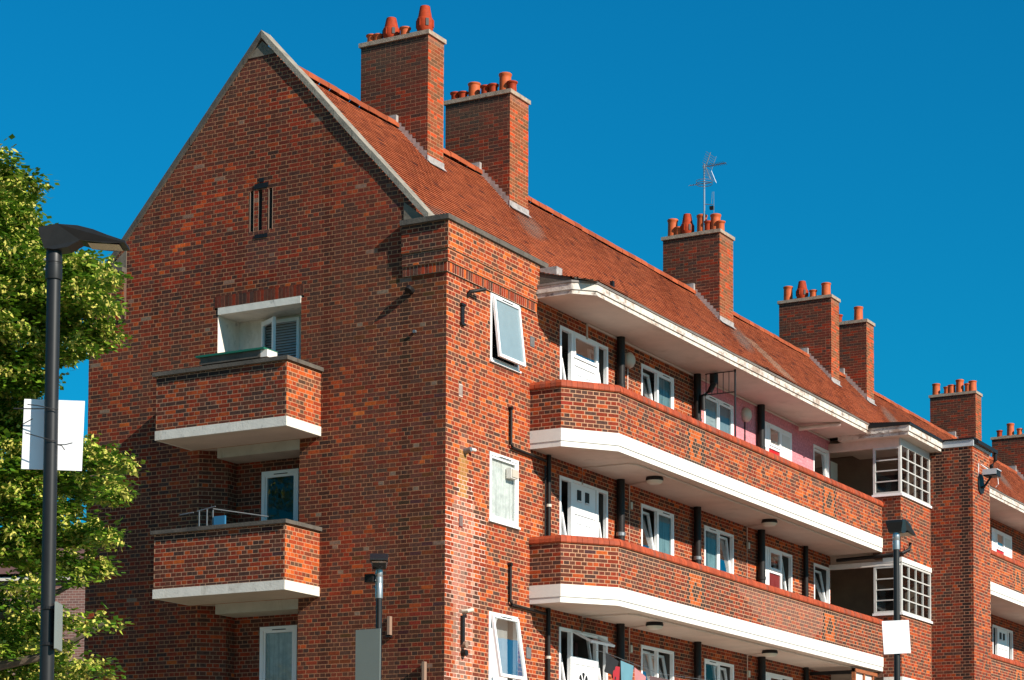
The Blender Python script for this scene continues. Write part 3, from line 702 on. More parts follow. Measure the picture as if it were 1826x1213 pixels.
while y < 59:
    o = bpy.data.objects.new('ridge_tile', rng.choice(protos)); col.objects.link(o); o.parent = BLD; o.location = (-3.9 + rng.uniform(-.006, .006), y, 16.585 + rng.uniform(-.006, .006) - .0015 * y); o.rotation_euler = (rng.uniform(-.01, .01), 0, 0); y += .345
# ------------------------------------------------------------------ chimneys
def pot(part, x, y, z, kind, h=.42, r=.13):
    mb = MB()
    if kind == 'roll': mb.lathe((x, y, z), [(r * .98, 0), (r * .95, h * .1), (r * .90, h * .75), (r * .9, h * .86), (r * 1.0, h * .9), (r * 1.03, h * .97), (r * .96, h), (r * .8, h), (r * .8, h * .6)], 'terracotta', 20)
    elif kind == 'hood':
        mb.lathe((x, y, z), [(r * .9, 0), (r * 1.1, h * .12), (r * 1.2, h * .2), (r * 1.22, h * .5), (r * 1.12, h * .56), (r * 1.02, h * .58), (r * .74, h * .97), (r * .70, h), (r * .5, h), (r * .5, h * .6)], 'terracotta_dark', 20)
        for j in range(6):
            t = 2 * math.pi * j / 6 + .3; u = Vector((math.cos(t), math.sin(t), 0)); v = Vector((-u.y, u.x, 0)); c = Vector((x, y, z + h * .36)) + u * r * 1.2
            mb.box8([tuple(c + v * a * r * .22 + u * b_ * .012 + Vector((0, 0, e * h * .13))) for (a, b_, e) in ((-1, -1, -1), (1, -1, -1), (1, 1, -1), (-1, 1, -1), (-1, -1, 1), (1, -1, 1), (1, 1, 1), (-1, 1, 1))], 'black' if j % 2 else 'terracotta_dark')
    else: mb.lathe((x, y, z), [(r * .82, 0), (r * .78, h * .7), (r * .84, h * .82), (r * 1.0, h * .88), (r * 1.02, h), (r * .8, h), (r * .7, h * .5)], 'terracotta_dark' if rng.random() < .5 else 'terracotta', 18)
    mb.build('chimney_pot', part, smooth=True)
CH = [(4.47, .60, 18.40, [(.10, 'low', .19), (.20, 'low', .17), (.38, 'hood', .47), (.60, 'low', .20), (.88, 'hood', .56)]),
      (7.77, .80, 18.26, [(.08, 'low', .22), (.20, 'low', .20), (.36, 'roll', .36), (.55, 'low', .24), (.67, 'low', .24), (.84, 'roll', .44), (.99, 'low', .22)]),
      (18.57, .84, 18.10, [(.10, 'roll', .50), (.22, 'low', .26), (.36, 'hood', .58), (.62, 'roll', .50), (.74, 'low', .3), (.86, 'roll', .46), (.97, 'low', .25)]),
      (26.28, .62, 18.24, [(.13, 'roll', .50), (.40, 'hood', .62), (.62, 'low', .26), (.86, 'roll', .45)]),
      (29.13, .60, 18.18, [(.12, 'hood', .62), (.42, 'low', .3), (.80, 'roll', .50)]),
      (39.5, .62, 18.10, [(.10, 'roll', .55), (.34, 'low', .35), (.44, 'roll', .42), (.62, 'roll', .62), (.8, 'low', .4), (.9, 'roll', .5)]),
      (46.4, .70, 17.9, [(.15, 'low', .35), (.40, 'roll', .65), (.62, 'low', .35), (.85, 'low', .5)])]
XC0, XC1 = -4.70, -3.13
for ci, (yc, dp, zt, pots) in enumerate(CH):
    P = empty('chimney', parent=BLD)
    zb = 15.2; zk = zt - .085
    def cc(u, z, c, hd, zk=zk, ci=ci):
        t = max(0, 1 - (zk - z) / .9)
        if ci in (0, 1): c = mix(c, (.075, .06, .042), .65 * t * (.5 + .8 * lf(u * 3, z * 3)))
        if z > zk - .16: c = mix(c, (.035, .028, .022), .55)
        return c
    mm = (.26, .13, .075)
    wall(Fr((0, yc, 0), (1, 0, 0), (0, -1, 0)), zb - 1.2, zk, lambda z: [(XC0, XC1)], 'chim', P, colfn=cc, mortar=mm, bond='stretcher', proud=.0018, elig=ci < 2)
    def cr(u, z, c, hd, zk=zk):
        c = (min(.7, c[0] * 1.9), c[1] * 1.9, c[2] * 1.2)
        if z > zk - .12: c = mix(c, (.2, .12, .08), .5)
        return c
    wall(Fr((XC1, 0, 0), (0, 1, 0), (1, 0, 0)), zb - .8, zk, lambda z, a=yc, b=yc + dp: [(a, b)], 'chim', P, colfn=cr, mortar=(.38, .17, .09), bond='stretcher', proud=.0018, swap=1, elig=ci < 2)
    k = MB(); k.box((XC0, yc + .002, 13.0), (XC1 - .002, yc + dp, zk), 'mortar', (.2, .1, .07)); k.build('stack_core', P)
    k = MB(); e = .038; k.box((XC0 - e, yc - e, zk + .001), (XC1 + e, yc + dp + e, zt), 'lichen_stone'); k.box((XC0 + .15, yc + .1, zt), (XC1 - .15, yc + dp - .1, zt + .05), 'lichen_stone'); k.build('cap', P)
    for (t, kd, h) in pots: h *= (1, 1, 1, .86, .86, .74, .74)[ci]; pot(P, XC0 + (XC1 - XC0) * min(t, .96), yc + dp * (.30 if kd != 'low' else .25), zt - .0, kd, h, .138 if kd != 'low' else .118)
    # stepped lead flashing up the side and an apron at the foot
    fl = MB(); x = -3.9
    while x < XC1 - .01:
        zr = 16.60 - (x + 3.9) * 1.09; x2 = min(x + .085, XC1)
        fl.face([(x, yc - .013, zr - .12), (x2, yc - .013, zr - .20), (x2, yc - .013, zr + .12), (x, yc - .013, zr + .14)], 'lead'); x = x2
    zr = 16.60 - (XC1 + 3.9) * 1.09; fl.box((XC1, yc - .02, zr - .05), (XC1 + .014, yc + dp + .02, zr + .13), 'lead')
    fl.face([(XC1 + .0, yc - .02, zr + .05), (XC1 + .0, yc + dp + .02, zr + .05), (XC1 + .09, yc + dp + .02, zr - .048), (XC1 + .09, yc - .02, zr - .048)], 'lead')
    fl.box((-4.12, yc - .10, 16.58), (-3.80, yc - .014, 16.78 - .0), 'lead'); fl.build('flashing', P)
# small lead box where the canopy meets the pier
k = MB(); k.box((.02, 3.20, 12.56), (.42, 3.42, 12.90), 'lead'); k.build('flashing', BLD)
k = MB(); k.box((.93, 4.35, 12.60), (.99, 4.43, 12.83), 'black'); k.build('roof_vent', BLD)
# ------------------------------------------------------------------ gable balconies and recesses
for k in range(2):
    d = F3 * k; P = empty('balcony', parent=BLD); XL, XR, YO = -5.37, -2.56, 1.05
    s = MB(); s.box((XL - .012, -YO - .012, 9.47 - d), (XR + .012, -.0, 9.635 - d), 'flaky_white')
    s.face([(XL + .05, -YO + .05, 9.468 - d), (XR - .05, -YO + .05, 9.468 - d), (XR - .05, -.001, 9.468 - d), (XL + .05, -.001, 9.468 - d)], 'soffit'); s.build('slab', P)
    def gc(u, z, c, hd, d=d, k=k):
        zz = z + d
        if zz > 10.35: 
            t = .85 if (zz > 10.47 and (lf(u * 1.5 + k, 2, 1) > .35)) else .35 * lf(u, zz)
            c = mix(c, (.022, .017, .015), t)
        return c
    def gs(u, z, c, hd): return (min(.68, c[0] * 1.35), c[1] * 1.4, c[2] * 1.1)
    wall(Fr((0, -YO, 0), (1, 0, 0), (0, -1, 0)), 9.637 - d, 10.61 - d, lambda z: [(XL, XR)], 'gbal', P, colfn=gc, mortar=(.44, .235, .14))
    wall(Fr((XR, 0, 0), (0, 1, 0), (1, 0, 0)), 9.637 - d, 10.61 - d, lambda z: [(-YO, 0)], 'fac', P, colfn=gs, mortar=(.44, .22, .12), swap=1)
    wall(Fr((XL, 0, 0), (0, -1, 0), (-1, 0, 0)), 9.637 - d, 10.61 - d, lambda z: [(0, YO)], 'gbal', P, swap=1, elig=False)
    c = MB(); c.box((XL + .002, -YO + .002, 9.64 - d), (XR - .002, -YO + .2, 10.608 - d), 'mortar', (.2, .1, .07)); c.box((XL + .002, -YO + .2, 9.64 - d), (XL + .2, 0, 10.608 - d), 'mortar', (.2, .1, .07)); c.box((XR - .2, -YO + .2, 9.64 - d), (XR - .002, 0, 10.608 - d), 'mortar', (.2, .1, .07)); c.build('parapet_core', P)
    n = 4
    for i in range(n):
        a = XL - .055 + (XR - XL + .11) * i / n; b_ = XL - .055 + (XR - XL + .11) * (i + 1) / n - .005
        c = MB(); j = rng.uniform(-.003, .003); c.box((a, -YO - .055, 10.612 - d), (b_, -YO + .25, 10.68 - d + j), 'dark_stone'); c.build('coping_stone', P)
    c = MB(); c.box((XR - .25, -YO + .252, 10.612 - d), (XR + .055, -.002, 10.68 - d), 'dark_stone'); c.build('coping_stone', P)
    c = MB(); c.box((XL - .07, -YO + .252, 10.612 - d), (XL + .25, -.002, 10.70 - d), 'dark_stone'); c.build('coping_stone', P)
# brick recesses under the slabs
REC = empty('gable_recess', parent=BLD)
for k in range(2):
    d = F3 * k; z0, z1 = 6.9 - d if k == 0 else 4.07, 9.47 - d
    z0 = max(z0, ZB)
    A = Vector((-5.2, 0, 0)); B = Vector((-4.82, .36, 0)); U = (B - A).normalized(); N = Vector((U.y, -U.x, 0))
    wall(Fr(A, U, N), z0, z1, lambda z: [(0, (B - A).length)], 'gable_lo', REC, mortar=(.30, .16, .10), elig=False)
    wall(Fr((-4.82, 0, 0), (0, 1, 0), (1, 0, 0)), z0, z1, lambda z: [(.36, .62)], 'gable_lo', REC, mortar=(.30, .16, .10), elig=False)
    wall(Fr((0, .62, 0), (1, 0, 0), (0, -1, 0)), z0, z1, lambda z, d=d: minus([(-4.82, -3.0)], [(-4.25, -3.44)] if z < 9.08 - d else []), 'gable_lo', REC, mortar=(.30, .16, .10), elig=False)
    c = MB(); c.face([(-3.0, 0, z0), (-3.0, .62, z0), (-3.0, .62, z1), (-3.0, 0, z1)], 'brick_far'); c.build('reveal', REC)
    c = MB(); c.box((-4.80, .004, 9.28 - d), (-3.003, .62, 9.466 - d), 'render_cream'); c.face([(-5.22, 0, 9.464 - d), (-4.8, 0, 9.464 - d), (-4.8, .62, 9.464 - d), (-5.22, .62, 9.464 - d)], 'soffit'); c.build('lintel', REC)
    fr = Fr((0, .62, 0), (1, 0, 0), (0, -1, 0))
    window(fr, -4.25, -3.44, 7.0 - d, 9.08 - d, [(1, 'fixed', 0, None if k == 0 else 'curtain')], name='balcony_door', bf=.075, sill=False, w=.0, back='room')
# white-painted recess of the top storey
c = MB(); x0, x1, zt, yb = -4.82, -3.0, 12.03, .66
c.face([(x0, 0, 9.9), (x0, yb, 9.9), (x0, yb, zt), (x0, 0, zt)], 'flaky_white'); c.face([(x1, 0, 9.9), (x1, yb, 9.9), (x1, yb, zt), (x1, 0, zt)], 'flaky_white')
c.face([(x0, yb, 9.9), (x1, yb, 9.9), (x1, yb, zt), (x0, yb, zt)], 'flaky_white'); c.box((x0 + .004, -.012, 11.90), (x1 - .004, yb, zt - .003), 'flaky_white')
c.face([(x0, 0, 9.9), (x1, 0, 9.9), (x1, yb, 9.9), (x0, yb, 9.9)], 'soffit'); c.build('painted_recess', REC)
soldier(GAB, -4.9, -2.94, 12.032, 12.248, 0, 'gable', REC, mortar=(.40, .20, .115))
# top-storey balcony door: frame, one leaf swung out, louvred blind behind
f = MB(); yq = yb - .02; z0 = 10.0; zd = 11.84
for (a, b_) in ((-4.27, -4.21), (-3.50, -3.44)): f.box((a, yq - .06, z0), (b_, yq, zd), 'upvc')
f.box((-4.21, yq - .06, zd - .06), (-3.5, yq, zd), 'upvc'); do = f.build('balcony_door', BLD)
q = MB(); zz = z0
while zz < zd - .08: q.box8([(-4.2, yq - .05, zz), (-3.5, yq - .05, zz), (-3.5, yq - .02, zz + .03), (-4.2, yq - .02, zz + .03), (-4.2, yq - .055, zz + .008), (-3.5, yq - .055, zz + .008), (-3.5, yq - .025, zz + .038), (-4.2, yq - .025, zz + .038)], 'upvc_grey'); zz += .05
q.box((-4.2, yq - .012, z0), (-3.5, yq - .008, zd), 'grey_wood'); q.build('louvre_blind', do)
q = MB(); A = Vector((-4.22, yq - .06, 0)); D = Vector((-.15, -1, 0)).normalized(); D = Vector((.86, -.51, 0)); Wd = .54
def lp(t, z, n): v = A + D * t + Vector((D.y, -D.x, 0)) * n; return (v.x, v.y, z)
for (a, b_, za, zb_) in ((0, .07, z0, zd - .03), (Wd - .07, Wd, z0, zd - .03), (.07, Wd - .07, zd - .11, zd - .03), (.07, Wd - .07, z0, z0 + .1)):
    q.box8([lp(a, za, 0), lp(b_, za, 0), lp(b_, za, .05), lp(a, za, .05), lp(a, zb_, 0), lp(b_, zb_, 0), lp(b_, zb_, .05), lp(a, zb_, .05)], 'upvc')
q.face([lp(.07, z0, .02), lp(Wd - .07, z0, .02), lp(Wd - .07, zd - .1, .02), lp(.07, zd - .1, .02)], 'glass'); q.build('door_leaf', do)
# ------------------------------------------------------------------ stair bay and tower
BAY = empty('stair_bay', parent=BLD); TOW = empty('stair_tower', parent=BLD)
BX, Y0, Y1, TX, Y2 = 1.80, 17.912, 20.056, 2.874, 21.41
for (z0, z1) in ((ZB, 5.17), (6.55, 8.0), (9.38, 10.84)):
    wall(Fr((0, Y0, 0), (1, 0, 0), (0, -1, 0)), z0, z1, lambda z: [(1.335 if z > 9.86 or z < 9.5 or True else 1.35, BX)], 'tower', BAY, mortar=(.36, .19, .12), elig=False)
    wall(Fr((BX, 0, 0), (0, 1, 0), (1, 0, 0)), z0, z1, lambda z: [(Y0, Y1)], 'balc', BAY, mortar=(.42, .22, .13), swap=1, elig=False, colfn=lambda u, z, c, h: (min(.6, c[0] * 1.15), c[1] * 1.1, c[2]))
    c = MB(); c.box((1.1, Y0 + .002, z0), (BX - .002, Y0 + .2, z1), 'mortar', (.2, .1, .07)); c.box((BX - .2, Y0 + .2, z0), (BX - .002, Y1, z1), 'mortar', (.2, .1, .07)); c.build('bay_core', BAY)
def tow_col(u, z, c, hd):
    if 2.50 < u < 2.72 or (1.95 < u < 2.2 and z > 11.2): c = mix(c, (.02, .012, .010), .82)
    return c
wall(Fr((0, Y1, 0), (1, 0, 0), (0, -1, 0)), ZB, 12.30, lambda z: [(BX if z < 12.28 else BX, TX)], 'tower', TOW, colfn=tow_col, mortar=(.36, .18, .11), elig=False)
wall(Fr((TX, 0, 0), (0, 1, 0), (1, 0, 0)), ZB, 12.30, lambda z: [(Y1, Y2)], 'fac', TOW, mortar=(.42, .22, .13), swap=1, elig=False)
c = MB(); c.box((0, Y1 + .002, 0), (TX - .002, Y2, 12.30), 'brick_far'); c.box((1.335, Y0 + .003, 0), (BX - .003, Y1, ZB), 'brick_far'); c.build('tower_core', TOW)
c = MB(); c.box((1.9, Y1 - .03, 12.302), (TX + .03, Y2 + .03, 12.46), 'upvc_grey'); c.box((1.85, Y1 - .06, 12.462), (TX + .06, Y2 + .06, 12.50), 'black'); c.build('coping_band', TOW)
c = MB(); c.box((TX + .032, Y1 + .02, 12.36), (TX + .14, Y2 + .25, 12.45), 'black'); c.tube([(TX + .09, Y2 + .2, 12.38), (TX + .09, Y2 + .2, 12.2), (TX + .03, Y2 + .12, 12.05), (TX - .3, Y2 + .1, 11.8)], .05, 'black', 8); c.build('gutter', TOW)
c = MB(); c.box((-.2, Y1 - .0, 12.5), (TX - .1, Y2, 13.2), 'dark_stone'); 
# bay canopy
c = MB(); pl = lambda o: [(.35, 17.62 - o), (2.1 + o, 17.62 - o), (2.1 + o, Y1 - .035), (.35, Y1 - .035)]
c.prism(pl(0), 12.22, 12.30, 'old_white', mtb='soffit'); c.prism(pl(.03), 12.302, 12.44, 'old_white'); c.prism(pl(.06), 12.442, 12.50, 'black', mtt='tile', tint=(.25, .07, .04)); c.build('bay_canopy', BAY)
c = MB()
i0 = [(1.15, 17.72, 12.585), (2.14, 17.60, 12.51), (2.14, 21.42, 12.51), (1.15, 21.42, 12.585)]
c.face(i0, 'tile', (.3, .065, .024)); c.face([(.0, 17.66, 12.84), (1.16, 17.66, 12.60), (1.16, 21.42, 12.60), (0, 21.42, 12.84)], 'tile', (.3, .065, .024)); c.face([(-.9, 17.6, 13.37), (0, 17.66, 12.84), (0, 21.42, 12.84), (-.9, 21.42, 13.37)], 'tile', (.3, .065, .024)); c.face([(1.15, 17.6, 12.585), (2.14, 17.6, 12.51), (2.14, 17.6, 12.48), (.9, 17.6, 12.48)], 'black'); c.build('bay_roof', BAY)
# beams, floors and inside of the stair landing
c = MB()
for k in range(3):
    d = F3 * k
    c = MB(); c.box((.0, Y0 - .02, 12.02 - d), (BX - .03, Y0 + .1, 12.218 - d if k == 0 else 12.13 - d), 'pipe_cream' if k == 0 else 'white_wood'); c.build('landing_beam', BAY)
    c = MB(); c.box((-2.6, 17.94, 9.5 - d), (1.098, Y1, 9.8 - d), 'soffit'); c.build('landing_floor', BAY)
c = MB()
c.face([(-2.6, 18.0, 4), (-2.6, Y1, 4), (-2.6, Y1, 12.3), (-2.6, 18.0, 12.3)], 'stair_wall'); c.face([(-2.6, Y1 - .01, 4), (BX, Y1 - .01, 4), (BX, Y1 - .01, 12.3), (-2.6, Y1 - .01, 12.3)], 'stair_wall')
c.face([(-2.6, 18.0, 4), (0, 18.0, 4), (0, 18.0, 12.3), (-2.6, 18.0, 12.3)], 'stair_wall'); c.face([(-2.6, 18, 12.32), (.4, 18, 12.32), (.4, Y1, 12.32), (-2.6, Y1, 12.32)], 'soffit'); c.face([(0, 17.95, 12.215), (1.75, 17.95, 12.215), (1.75, Y1, 12.215), (0, Y1, 12.215)], 'soffit')
for k in range(3):
    d = F3 * k; c.box((.35, Y1 - .05, 9.85 - d), (1.15, Y1 - .012, 11.75 - d), 'black')
c.build('landing_walls', BAY)
def grid_window(fr, u0, u1, z0, z1, nu, nv, first=.0):
    f = MB(); b_ = .028
    fr.box(f, u0, u0 + .06, z0, z1, -.05, .01, 'bay_white'); fr.box(f, u1 - .05, u1, z0, z1, -.05, .01, 'bay_white'); fr.box(f, u0 + .06, u1 - .05, z1 - .05, z1, -.05, .01, 'bay_white'); fr.box(f, u0 + .06, u1 - .05, z0, z0 + .05, -.05, .01, 'bay_white')
    for i in range(1, nu): u = u0 + .06 + (u1 - u0 - .11) * i / nu; fr.box(f, u - b_ / 2, u + b_ / 2, z0 + .05, z1 - .05, -.04, .004, 'bay_white')
    for j in range(1, nv): z = z0 + .05 + (z1 - z0 - .1) * j / nv; fr.box(f, u0 + .06, u1 - .05, z - .014, z + .014, -.035, .0, 'bay_white')
    o = f.build('bay_window', BLD)
    for i in range(nu):
        for j in range(nv):
            ua = u0 + .06 + (u1 - u0 - .11) * i / nu; ub = u0 + .06 + (u1 - u0 - .11) * (i + 1) / nu; za = z0 + .05 + (z1 - z0 - .1) * j / nv; zb_ = z0 + .05 + (z1 - z0 - .1) * (j + 1) / nv
            g = MB(); t = rng.uniform(-.004, .004); g.face([fr.p(ua, za, -.02 + t), fr.p(ub, za, -.02 - t), fr.p(ub, zb_, -.02 - t), fr.p(ua, zb_, -.02 + t)], 'glass'); g.build('pane', o)
    return o
FB = Fr((BX, 0, 0), (0, 1, 0), (1, 0, 0)); FS = Fr((0, Y0, 0), (1, 0, 0), (0, -1, 0))
for k in range(3):
    d = F3 * k; zh = 12.20 if k == 0 else 12.09 - d
    grid_window(FB, Y0 + .01, Y1 - .02, 10.90 - d, zh if k else 12.09, 4, 4); grid_window(FS, 1.12, BX - .0, 10.90 - d, 12.02 - d, 1, 4)
    c = MB(); c.box((1.10, Y0 - .05, 10.842 - d), (BX + .05, Y0 + .1, 10.897 - d), 'upvc'); c.box((BX - .06, Y0 + .1, 10.842 - d), (BX + .05, Y1 - .003, 10.897 - d), 'upvc'); c.build('sill', BAY)
    c = MB()
    if k == 0: c.box((BX - .05, Y0 - .0, 12.092), (BX + .0, Y1 - .04, 12.218), 'upvc_grey')
    else: c.box((1.36, Y0 - .03, 12.095 - d), (BX + .03, Y0 + .1, 12.208 - d), 'white_slab'); c.box((BX - .06, Y0 + .1, 12.095 - d), (BX + .03, Y1 - .003, 12.208 - d), 'white_slab')
    c.build('bay_lintel', BAY)
# ------------------------------------------------------------------ pipes, ducts, small fittings on the building
def pipe(pts, r, mt='pipe_black', name='drainpipe', parent=BLD, n=10):
    mb = MB(); mb.tube(pts, r, mt, n)
    return mb.build(name, parent, smooth=True)
for k in range(3):
    d = F3 * k; zt = (12.33 if k == 0 else 12.345 - d)
    if k: zt = 9.52 - F3 * (k - 1)
    for (yy, r) in ((6.47, .082), (10.08, .078), (13.50, .085)):
        o = pipe([(.11, yy, zt - 2.5), (.11, yy, zt - .001)], r, 'pipe_black', 'soil_stack', n=16)
        c = MB(); c.lathe((.11, yy, zt - 1.02 - .1 * k), [(r + .004, 0), (r + .012, .01), (r + .012, .07), (r + .004, .08)], 'galv' if (k == 1 and yy < 12) else 'pipe_black', 16); c.build('pipe_collar', o)
    if k: pipe([(.09, 16.19, zt - 2.3), (.09, 16.19, zt - .001)], .06)
    # conduit along soffit
    z = zt - .022
    if k == 0: pipe([(.03, 5.18, 12.02), (.03, 5.18, z), (.03, 12.0, z), (.03, 17.9, z)], .02, 'conduit', 'conduit', n=6)
    else:
        pipe([(.03, 5.0, zt - .33), (.03, 5.0, z), (1.02, 5.0, z), (1.10, 5.15, z), (1.10, 17.2, z)], .014, 'conduit', 'conduit', n=6)
        pipe([(.03, 7.02, zt - 1.6), (.03, 7.02, z), (.78, 6.7, z)], .014, 'pipe_cream', 'conduit', n=6)
        pipe([(.03, 12.88, zt - 1.6), (.03, 12.88, z), (.78, 12.5, z)], .014, 'pipe_cream', 'conduit', n=6)
        for yy in (6.55, 12.3):
            c = MB(); c.lathe((.80, yy, zt - .135), [(.10, 0), (.145, .02), (.165, .06)], 'light_shade', 20); c.lathe((.80, yy, zt - .075), [(.17, 0), (.175, .03), (.16, .073)], 'black', 20)
            tag(c.build('ceiling_light', smooth=True), {(1, 6.55): 'round bulkhead light under the middle balcony slab near the white door', (1, 12.3): 'round bulkhead light under the middle balcony slab near the dark red door', (2, 6.55): 'round bulkhead light under the lowest slab above the washing line', (2, 12.3): 'round bulkhead light under the lowest slab near the timber lean-to'}[(k, yy)], 'ceiling light', 'bulkhead lights under the balcony slabs')
        for yy in (7.02, 12.88): c = MB(); FAC.box(c, yy - .03, yy + .05, zt - .50, zt - .36, .03, .08, 'light_shade'); c.build('junction_box', BLD)
for (yy, zz, lb) in ((6.95, 11.98, 'oval cream bulkhead light on brick wall beside the tall black pipe'), (12.80, 11.98, 'oval cream bulkhead light on the pink painted wall')):
    c = MB(); c.lathe((.0, yy, zz), [(.15, .0), (.165, .05), (.15, .10), (.09, .15), (.03, .165)], 'light_shade', 20, axis='x'); tag(c.build('wall_light', smooth=True), lb, 'wall light', 'oval wall lights on the top storey')
    pipe([(.02, yy, zz - .15), (.02, yy, zz - 1.2)], .014, 'pipe_cream' if yy < 10 else 'black', 'conduit', n=6)
# downpipes and wastes on the corner pier
for k, (z1, z2) in enumerate(((10.14, 9.42), (7.33, 6.60))):
    pipe([(.05, 2.19, z1), (.05, 2.19, z2 + .05), (.05, 2.24, z2), (.05, 3.50, z2 - .03)], .026, 'pipe_black', 'waste_pipe')
    c = MB(); c.tube([(.0, 2.19, z1 - .02), (.08, 2.19, z1 - .02)], .036, 'pipe_black', 8); c.build('pipe_bend', BLD)
pipe([(.06, 3.60, 4.4), (.06, 3.60, 6.68)], .042); pipe([(.06, 3.60, 7.0), (.06, 3.60, 9.51)], .042); pipe([(.05, 3.48, 6.9), (.05, 3.48, 9.3)], .018, n=6)
for (zz) in (8.55, 5.75): c = MB(); c.tube([(.06, 3.60, zz), (.06, 3.60, zz + .05)], .055, 'light_shade', 10); c.build('pipe_collar', BLD)
pipe([(.0, .70, 11.80), (.05, .70, 11.88), (.16, .86, 11.93), (.20, .97, 11.97)], .034, 'pipe_black', 'overflow_pipe')
c = MB(); FAC.box(c, .46, .56, 11.27, 11.62, .006, .03, 'black'); FAC.box(c, .44, .58, 11.59, 11.63, .006, .05, 'black'); FAC.box(c, .44, .58, 11.25, 11.29, .006, .05, 'black'); c.build('flue_plate', BLD)
c = MB(); c.tube([(0, -.70, 11.82), (0, -.71, 11.84)], .01, 'black'); c = MB(); c.tube([(-.70, .0, 11.82), (-.70, -.10, 11.84), (-.70, -.125, 11.80)], .065, 'black', 12); c.build('overflow_pipe', BLD, smooth=True)
c = MB(); c.tube([(-.62, 0, 11.1), (-.62, -.05, 11.1)], .03, 'galv', 8); c.build('overflow_pipe', BLD)
c = MB(); c.tube([(0, .62, 9.08), (.14, .62, 9.10)], .045, 'galv', 12); c.tube([(.06, .62, 9.08), (.06, .74, 9.13), (.1, .84, 9.12)], .03, 'white_wood', 10); c.build('flue_outlet', BLD, smooth=True)
c = MB(); c.tube([(0, .60, 6.30), (.10, .60, 6.30), (.14, .70, 6.33)], .036, 'light_shade', 12); FAC.box(c, .52, .60, 5.72, 6.22, .005, .05, 'black'); c.tube([(0, .58, 5.72), (.10, .58, 5.72)], .055, 'pipe_dull', 14); c.tube([(0, .58, 5.58), (.1, .58, 5.58)], .055, 'black', 12); c.build('flue_outlet', BLD, smooth=True)
for (ya, za, yb_, zb_, mt) in ((2.96, 11.42, 3.12, 11.60, 'galv'), (2.86, 5.70, 3.04, 5.90, 'galv'), (.45, 7.74, .57, 7.96, 'dark_red'), (.42, 10.0, .54, 10.22, 'pipe_cream')):
    c = MB(); FAC.box(c, ya, yb_, za, zb_, .003, .012, mt)
    for j in range(4): u = ya + (yb_ - ya) * (j + .5) / 4; FAC.box(c, u - .008, u + .008, za + .02, zb_ - .02, .012, .016, 'grey_wood')
    c.build('air_vent', BLD)
for (xx, zz) in ((-.37, 5.05), (-1.07, 5.86)):
    c = MB(); GAB.box(c, xx - .015, xx + .035, zz, zz + .34, .02, .10, 'pipe_dull'); GAB.box(c, xx - .05, xx + .035, zz - .02, zz + .02, .0, .1, 'black'); c.build('wall_bracket', BLD)
# top storey ducts
pipe([(.10, 15.75, 12.20), (.5, 15.9, 12.24), (1.0, 16.1, 12.28)], .055, 'pipe_cream', 'waste_pipe'); pipe([(.2, 17.9, 9.40), (1.2, 17.86, 9.42), (1.86, 17.86, 9.46), (1.95, 18.05, 9.56), (1.97, 18.1, 9.72)], .045, 'pipe_black', 'waste_pipe')
c = MB(); c.box((-.35, 18.05, 11.30), (.0, 18.5, 11.85), 'light_shade'); c.build('meter_box', BAY)
# hopper and grille by the second stack
c = MB(); c.tube([(.25, 10.05, 11.55), (.25, 10.05, 11.85), (.42, 10.05, 11.95), (.5, 10.05, 12.1)], .06, 'black', 10); c.tube([(.5, 10.05, 12.08), (.5, 10.05, 12.28)], .09, 'black', 12); c.build('hopper_pipe', BLD)
c = MB()
for t in range(6): x = .32 + t * .13; c.tube([(x, 10.05, 11.86), (x, 10.05, 12.30)], .009, 'black', 5)
c.tube([(.30, 10.05, 12.30), (.98, 10.05, 12.30)], .012, 'black', 5); c.tube([(.30, 10.05, 11.86), (.98, 10.05, 11.86)], .012, 'black', 5); c.tube([(.98, 10.05, 10.5), (.98, 10.05, 12.33)], .02, 'black', 6)
tag(c.build('security_grille'), 'black iron grille with tall post across the top balcony beside the pink wall', 'grille')
# timber lean-to on the lowest balcony
T = empty('timber_lean_to', (1.2, 16.6, 5.0)); tag(T, 'brown timber framed lean-to with white panels under the lowest visible balcony', 'lean-to')
def tpart(name, a, b, mt): mb = MB(); mb.box(tuple(a[i] - T.location[i] for i in range(3)), tuple(b[i] - T.location[i] for i in range(3)), mt); mb.build(name, T)
for yy in (16.35, 16.95, 17.55): tpart('post', (1.14, yy, 5.0), (1.22, yy + .08, 6.64), 'wood')
tpart('rail', (1.14, 16.35, 6.56), (1.24, 17.8, 6.64), 'wood')
tpart('panel', (1.16, 16.43, 5.0), (1.18, 16.95, 6.55), 'white_wood'); tpart('panel', (1.16, 17.03, 5.0), (1.18, 17.55, 6.55), 'white_wood'); tpart('rail', (.1, 16.38, 6.52), (1.14, 16.44, 6.60), 'black'); tpart('panel', (.1, 16.40, 5.6), (1.14, 16.42, 6.3), 'white_wood')
# washing on the line
LZ = 5.62
c = MB(); c.tube([(1.15, 3.3, LZ + .22), (1.15, 3.85, LZ + .2), (1.15, 6.0, LZ + .02), (1.15, 9.2, LZ + .10), (.5, 10.0, LZ + .2)], .004, 'galv', 5); tag(c.build('washing_line'), 'thin washing line sagging along the lowest visible balcony', 'washing line')
def cloth(y0, y1, h, mt, lb, nm='garment', cat='laundry', skew=0, zt=LZ):
    mb = MB(); n = 8
    for i in range(n):
        for j in range(4):
            def Q(i, j): t = i / n; zz = zt - h * j / 4 + skew * t; return (1.15 + .03 * math.sin(t * 9 + j) * (j / 4), y0 + (y1 - y0) * t * (1 - .06 * j), zz)
            mb.face([Q(i, j), Q(i + 1, j), Q(i + 1, j + 1), Q(i, j + 1)], mt)
    o = mb.build(nm, smooth=True); tag(o, lb, cat, 'laundry drying on the lowest balcony')
